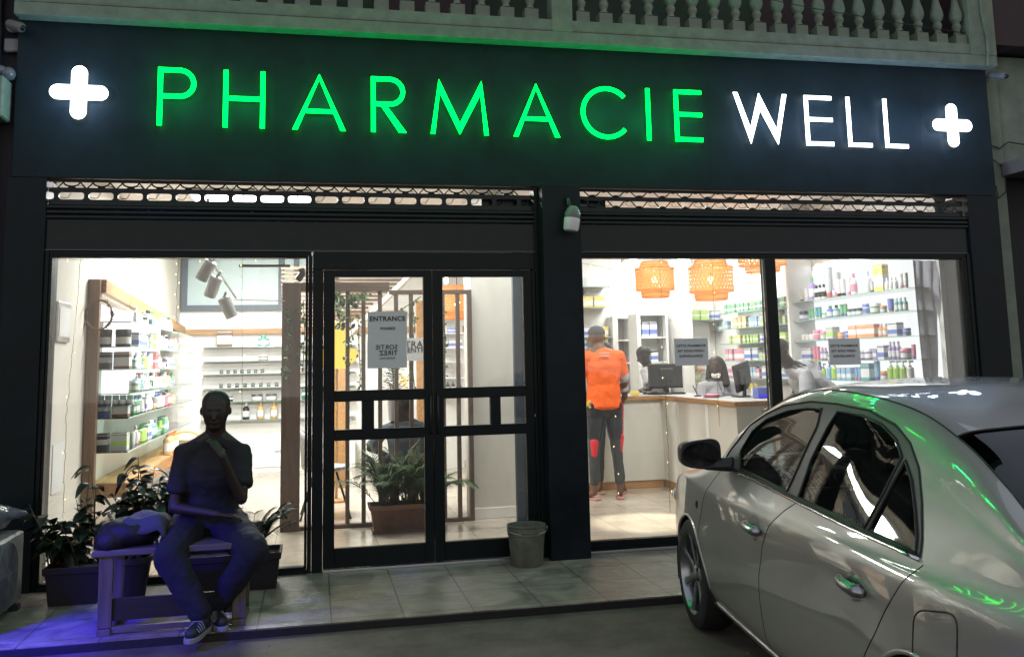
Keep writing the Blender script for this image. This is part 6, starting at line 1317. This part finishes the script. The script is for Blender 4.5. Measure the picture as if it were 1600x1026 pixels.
for i in range(NI-1):
    for j in range(NJ-1):
        q = ((i, j), (i+1, j), (i+1, j+1), (i, j+1)); tm = (ts[j]+ts[j+1])/2; sm_ = (ss[i]+ss[i+1])/2
        polys = [q]
        if any(k_ in lock for k_ in q): polys = [(q[0], q[1], q[2]), (q[0], q[2], q[3])] if (q[0] in lock and q[2] in lock) else [(q[0], q[1], q[3]), (q[1], q[2], q[3])]
        for pq_ in polys:
            c = sum((PT3[a_][b_] for a_, b_ in pq_), Vector((0, 0, 0)))/len(pq_); r_ = 'body'
            for nm, f, (ta, tb) in REG:
                if ta <= tm <= tb and f(c) > 0: r_ = nm
            if tm > 8.12 and .36 < sm_ < 1.02: r_ = 'ws'
            if tm > 8.12 and 2.50 < sm_ < 3.07: r_ = 'bl'
            faces.setdefault(r_, []).append(pq_)
def carmesh(name, regs, m_, inset=0, parent=CAR, mirror=True, smooth=True, sides=(1, -1), thick=0):
    mb = MB()
    for sg in sides:
        idx = {}; vs = []; fs = []
        for r_ in regs:
            for q in faces.get(r_, []):
                ids = []
                for k_ in q:
                    if k_ not in idx:
                        idx[k_] = len(vs); p = PT3[k_[0]][k_[1]]; vs.append((p.x, sg*(p.y-inset*(1 if p.y > .3 else 0)), p.z-(inset if ts[k_[1]] > 8.1 else 0)))
                    ids.append(idx[k_])
                fs.append(tuple(ids) if sg > 0 else tuple(reversed(ids)))
        mb.add(vs, fs)
    o = mb.build(name, m_, parent, smooth=smooth)
    bpy.context.view_layer.update()
    import bmesh
    bm = bmesh.new(); bm.from_mesh(o.data); bmesh.ops.remove_doubles(bm, verts=bm.verts, dist=.0008); bmesh.ops.recalc_face_normals(bm, faces=bm.faces); bm.to_mesh(o.data); bm.free()
    if thick: sd_ = o.modifiers.new('s', 'SOLIDIFY'); sd_.thickness = thick; sd_.offset = -1
    return o
body = carmesh('body', ['body'], 'paint')
# nose and tail caps
for s_, nm in ((-.90, 'front_bumper'), (3.74, 'rear_bumper')):
    prof_ = [surf(s_, t) for t in ts]; ring_ = [tuple(p) for p in prof_]+[(p.x, -p.y, p.z) for p in reversed(prof_[:-1])]; MB().add(ring_, [tuple(range(len(ring_)))]).build(nm, 'paint', CAR)
MB().box((-3.45, -.50, .185), (.60, .50, .25)).build('underbody', 'acdark', CAR)
fr_ = carmesh('window_frame', ['frame'], 'trim', .001, sides=(1,)); carmesh('window_frame', ['frame'], 'trim', .001, sides=(-1,))
for k_, nm, gm in (('wf', 'side_window', 'carglass'), ('wr', 'side_window', 'carglass'), ('wq', 'side_window', 'carglass')):
    for sg in (1, -1): carmesh(nm, [k_], gm, .007, sides=(sg,))
carmesh('windscreen', ['ws'], 'carglass', .003); carmesh('rear_window', ['bl'], 'carglassrear', .003)
def spath(pts, off=.0, sg=1, n=4):  # path of (s, t) on the skin
    o = []
    for i in range(len(pts)-1):
        for k_ in range(n): f = k_/n; s = pts[i][0]+(pts[i+1][0]-pts[i][0])*f; t = pts[i][1]+(pts[i+1][1]-pts[i][1])*f; p = surf(s, t); p.y += off; o.append(Vector((p.x, p.y*sg, p.z)))
    p = surf(*pts[-1]); p.y += off; o.append(Vector((p.x, p.y*sg, p.z))); return o
def tz(s, z):   # section parameter at height z on the side
    lo_, hi_ = 0., 8.0
    for _ in range(26):
        m_ = (lo_+hi_)/2
        if surf(s, m_).z < z: lo_ = m_
        else: hi_ = m_
    return lo_
def szpath(pts, off=0, sg=1, n=5):
    Pn = []
    for i in range(len(pts)-1):
        for k_ in range(n): f = k_/n; Pn.append((pts[i][0]+(pts[i+1][0]-pts[i][0])*f, pts[i][1]+(pts[i+1][1]-pts[i][1])*f))
    Pn.append(pts[-1]); o = []
    for s, z in Pn: p = surf(s, tz(s, z)); o.append(Vector((p.x, (p.y+off)*sg, p.z)))
    return o
for sg in (1, -1):
    for poly in (WINF, WINR, WINQ): MB().tube(szpath(poly+[poly[0]], .0, sg, 3), .0065, 6).build('window_seal', 'seal', fr_, smooth=True)
    MB().tube(szpath(FRM+[FRM[0]], .0, sg, 3), .0055, 6).build('window_seal', 'seal', fr_, smooth=True)
    MB().tube(szpath([(.50, .992), (1.0, .984), (1.46, .966), (2.14, .939), (2.63, .929)], .004, sg), .0075, 6).build('belt_strip', 'chrome', CAR, smooth=True)
    MB().tube(szpath([(.50, 1.006), (1.0, .996), (1.46, .980), (2.14, .953), (2.60, .943)], .005, sg), .0055, 6).build('belt_seal', 'seal', CAR, smooth=True)
    for L_ in ([(.50, .985), (.44, .93), (.33, .80), (.27, .66), (.24, .50), (.235, .39), (.27, .28), (.32, .22)], [(1.60, .962), (1.50, .91), (1.38, .82), (1.30, .72), (1.25, .58), (1.225, .40), (1.20, .22)], [(2.66, .918), (2.60, .855), (2.50, .74), (2.44, .66), (2.34, .54), (2.30, .44), (2.29, .30), (2.28, .22)], [(.24, .255), (.7, .235), (1.2, .23), (1.8, .235), (2.28, .25)]):
        MB().tube(szpath(L_, -.0012, sg), .0032, 5).build('shut_line', 'seal', CAR, smooth=True)
    MB().tube(szpath([(.28, .238), (.7, .215), (1.2, .205), (1.8, .21), (2.26, .235)], .004, sg), .016, 8).build('sill_moulding', 'rim', CAR, smooth=True)
    # wheel arch lips and liners
    for c in (0, 2.70):
        pts = []
        for a_ in range(-8, 189, 7):
            s_, z_ = c-.352*math.cos(R(a_)), .30+.352*math.sin(R(a_))
            if z_ > .20: p = surf(s_, tz(s_, z_)); pts.append(Vector((p.x, (p.y-.004)*sg, p.z)))
        MB().tube(pts, .010, 8).build('arch_lip', 'paint', CAR, smooth=True)
        A_ = [(-c+.36*math.cos(R(a_)), .30+.36*math.sin(R(a_))) for a_ in range(-15, 196, 7)]; MB().add([(x, sg*y, z) for y in (.52, .862) for x, z in A_], [(i, i+1, len(A_)+i+1, len(A_)+i) for i in range(len(A_)-1)]).build('arch_liner', 'acdark', CAR, smooth=True)
        MB().add([(x, sg*.525, z) for x, z in A_], [tuple(range(len(A_)))]).build('arch_liner', 'acdark', CAR)
    # door handles with their cups
    for s_, z_ in ((1.19, .785), (2.255, .765)):
        pb = surf(s_, tz(s_, z_)); e = MB(); n = 22; vs = [(-s_, 0, 0)]
        vs = []; 
        for q_ in range(5):
            for k_ in range(n):
                a_ = 2*math.pi*k_/n; f = q_/4; ds, dz = .062*f*math.cos(a_), .056*f*math.sin(a_); p = surf(s_+ds+.012, tz(s_+ds+.012, z_+dz)); vs.append((p.x, (p.y+.0015-.0*(1-f))*sg, p.z))
        e.add(vs, [(q_*n+k_, q_*n+(k_+1) % n, (q_+1)*n+(k_+1) % n, (q_+1)*n+k_) for q_ in range(4) for k_ in range(n)]).build('handle_cup', 'rim', CAR, smooth=True)
        pts = []
        for k_ in range(11): f = k_/10; ds = -.09+.20*f; p = surf(s_+ds, tz(s_+ds, z_+.008-.012*f)); pts.append(Vector((p.x, (p.y+.004+.032*math.sin(math.pi*min(1, max(0, f*.94+.03)))**.5)*sg, p.z)))
        h_ = MB(); h_.tube(pts, [.013, .017, .019, .020, .0205, .021, .0215, .0225, .023, .021, .014], 10); h_.build('door_handle', 'rim', CAR, smooth=True)
        p = pts[8]; MB().lathe([(.009, 0), (.009, .004), (.0001, .0045)], p+Vector((0, sg*.016, 0)), 12, 'y').build('key_lock', 'seal', CAR)
    # side repeater
    p = surf(.20, tz(.20, .745)); MB().ell((p.x, (p.y+.001)*sg, p.z), (.017, .008, .024)).build('side_repeater', 'seal', CAR, smooth=True)
    # mirror
    mo = Vector((-.63, sg*.80, 1.02)); mb = MB(); mb.cap(mo, mo+Vector((.04, sg*.11, -.005)), .045, .032, fl=.75)
    mb.build('mirror_arm', 'plastic_black', CAR, smooth=True)
    vs = []; n = 28; c = Vector((-.575, sg*.955, 1.075))
    for dx, k_ in ((-.055, .93), (-.05, 1.0), (.0, 1.0), (.05, .93), (.085, .70), (.10, .35)):
        for i in range(n): a_ = 2*math.pi*i/n; cy = math.copysign(abs(math.cos(a_))**.55, math.cos(a_)); cz_ = math.copysign(abs(math.sin(a_))**.55, math.sin(a_)); vs.append(c+Vector((dx, sg*cy*.112*k_, cz_*(.078+.012*-sg*cy*sg)*k_)))
    o = MB().add(vs, [(q_*n+i, q_*n+(i+1) % n, (q_+1)*n+(i+1) % n, (q_+1)*n+i) for q_ in range(5) for i in range(n)]+[tuple(range(n)), tuple(5*n+i for i in range(n-1, -1, -1))]).build('mirror_housing', 'plastic_black', CAR, smooth='a')
    MB().lathe([(.0001, 0), (.09, 0)], (c.x-.056, c.y, c.z), 28, 'x', sx=1.15, sy=.72).build('mirror_glass', 'screen', o)
    # lamps
    p = surf(-.62, tz(-.62, .66)); MB().ell((p.x-.03, (p.y-.06)*sg, p.z+.02), (.17, .08, .075)).build('headlight', 'carlight', CAR, smooth=True)
    p = surf(3.58, tz(3.58, .84)); MB().ell((p.x+.02, (p.y-.035)*sg, p.z), (.12, .06, .09)).build('tail_light', 'carred', CAR, smooth=True)
# fuel flap on the left
ff = [(2.80+.118*math.copysign(abs(math.cos(R(a_)))**.42, math.cos(R(a_))), .715+.2*.118*math.copysign(abs(math.cos(R(a_)))**.42, math.cos(R(a_)))+.098*math.copysign(abs(math.sin(R(a_)))**.42, math.sin(R(a_)))) for a_ in range(0, 361, 9)]
ff_old = [(2.69, .755), (2.72, .795), (2.78, .815), (2.86, .825), (2.905, .812), (2.92, .77), (2.912, .68), (2.89, .635), (2.84, .615), (2.72, .60), (2.685, .62), (2.675, .68), (2.69, .755)]
MB().tube(szpath(ff, -.001, 1, 2), .0035, 6).build('fuel_flap_line', 'seal', CAR, smooth=True)
# roof gutter lines
for sg in (1, -1): MB().tube([Vector((p.x, p.y*sg, p.z+.001)) for p in [surf(s_, 8.12) for s_ in np.arange(.36, 3.1, .06)]], .0035, 5).build('roof_gutter', 'seal', CAR, smooth=True)
for s_ in (1.02, 2.50):
    MB().tube([Vector((surf(s_, t).x, surf(s_, t).y, surf(s_, t).z+.001)) for t in np.arange(8.12, 10.01, .12)]+[Vector((surf(s_, t).x, -surf(s_, t).y, surf(s_, t).z+.001)) for t in np.arange(9.88, 8.1, -.12)], .004, 5).build('glass_seal', 'seal', CAR, smooth=True)
# interior
MB().box((-2.6, -.70, .26), (-.30, .70, .32)).build('cabin_floor', 'carint', CAR)
mb = MB(); mb.rbox((-.72, -.70, .62), (-.36, .70, .955), .04); mb.build('dashboard', 'carint', CAR)
MB().rbox((-.86, .18, .93), (-.6, .55, 1.0), .02).build('instrument_hood', 'carint', CAR)
sw = Vector((-.98, .37, .92)); q = Matrix.Rotation(R(-62), 3, 'Y'); MB().tube([sw+q @ Vector((.185*math.cos(R(a_)), .185*math.sin(R(a_)), 0)) for a_ in range(0, 360, 12)], .014, 8, close=True).bar(sw+q @ Vector((0, -.17, 0)), sw+q @ Vector((0, .17, 0)), .04, .02).bar(sw, sw+q @ Vector((.17, 0, 0)), .04, .02).build('steering_wheel', 'plastic_black', CAR, smooth=True)
for y, x in ((.37, -1.35), (-.37, -1.35)):
    st2 = MB().rbox((x-.10, y-.25, .40), (x+.42, y+.25, .55), .05).bar((x-.12, y, .50), (x-.30, y, 1.06), .46, .13, (0, 1, 0)).build('seat', 'carint', CAR, bevel=.03); MB().rbox((x-.40, y-.13, 1.08), (x-.30, y+.13, 1.26), .03).build('headrest', 'carint', st2)
MB().rbox((-2.45, -.62, .40), (-1.95, .62, .55), .05).bar((-2.38, 0, .50), (-2.62, 0, .98), 1.24, .14, (0, 1, 0)).build('rear_seat', 'carint', CAR, bevel=.03)
MB().box((-3.1, -.62, .93), (-2.6, .62, .95)).build('parcel_shelf', 'carint', CAR)
for y in (.37, -.37): MB().rbox((-2.72, y-.13, .96), (-2.63, y+.13, 1.13), .03).build('headrest', 'carint', CAR)
MB().rbox((-.80, -.10, 1.27), (-.77, .10, 1.33), .008).build('rear_view_mirror', 'plastic_black', CAR)
# wheels
def wheel(c, sg, steer=0):
    w_ = bpy.data.objects.new('wheel', None); 
    T_ = MB().lathe([(.215, -.10), (.285, -.10), (.305, -.088), (.314, -.06), (.316, 0), (.314, .06), (.305, .088), (.285, .10), (.235, .102), (.228, .085)], (0, 0, 0), 56, 'y', caps=False)
    Rm = MB().lathe([(.228, .088), (.240, .094), (.238, .100), (.230, .098), (.218, .070), (.212, .02), (.212, -.09)], (0, 0, 0), 56, 'y', caps=False)
    for k_ in range(7):
        a_ = 2*math.pi*(k_+.5)/7; d = Vector((math.cos(a_), 0, math.sin(a_))); n_ = Vector((-math.sin(a_), 0, math.cos(a_)))
        vs = []
        for r_, hw, yo, th in ((.035, .020, .068, .03), (.09, .019, .070, .024), (.15, .021, .076, .02), (.20, .027, .083, .018), (.226, .034, .086, .015)):
            for u_, y_ in ((-hw, yo-.007), (-hw*.45, yo), (hw*.45, yo), (hw, yo-.007), (hw*.9, yo-th-.007), (-hw*.9, yo-th-.007)): vs.append(d*r_+n_*u_+Vector((0, y_, 0)))
        Rm.add(vs, [(j*6+i, j*6+(i+1) % 6, j*6+6+(i+1) % 6, j*6+6+i) for j in range(4) for i in range(6)])
    Rm.lathe([(.0001, .078), (.030, .078), (.036, .072), (.062, .066), (.066, .05), (.06, .04)], (0, 0, 0), 30, 'y')
    Q2 = Matrix.Rotation(steer, 3, 'Z')
    def tr(mb): mb.v = [tuple(Q2 @ Vector((v[0], v[1]*sg, v[2]))+Vector(c)) for v in mb.v]; return mb
    t_ = tr(T_).build('wheel', 'rubber', CAR, smooth='a'); tr(Rm).build('rim', 'rim', t_, smooth='a')
    N = MB()
    for k_ in range(5): a_ = 2*math.pi*k_/5; N.lathe([(.010, .05), (.010, .072), (.0001, .073)], (.048*math.cos(a_), 0, .048*math.sin(a_)), 10, 'y')
    tr(N).build('wheel_nuts', 'seal', t_)
    D_ = MB().lathe([(.0001, .015), (.14, .015), (.14, .03), (.0001, .03)], (0, 0, 0), 30, 'y'); tr(D_).build('brake_disc', 'metal', t_)
    return t_
for x in (0, -2.70):
    for sg in (1, -1): wheel((x, sg*.775, .316), sg)
MB().box((-3.765, -.24, .62), (-3.755, .24, .73)).build('number_plate', 'white', CAR, bevel=.003)
CAR.location = (2.948, -1.978, -.048); CAR.rotation_euler = (0, 0, R(90)-TH); CAR.scale = (K, K, K)
# remove the hidden prototypes of the shop goods
for r_ in PR.values():
    for ch in list(r_.children): bpy.data.objects.remove(ch)
    bpy.data.objects.remove(r_)
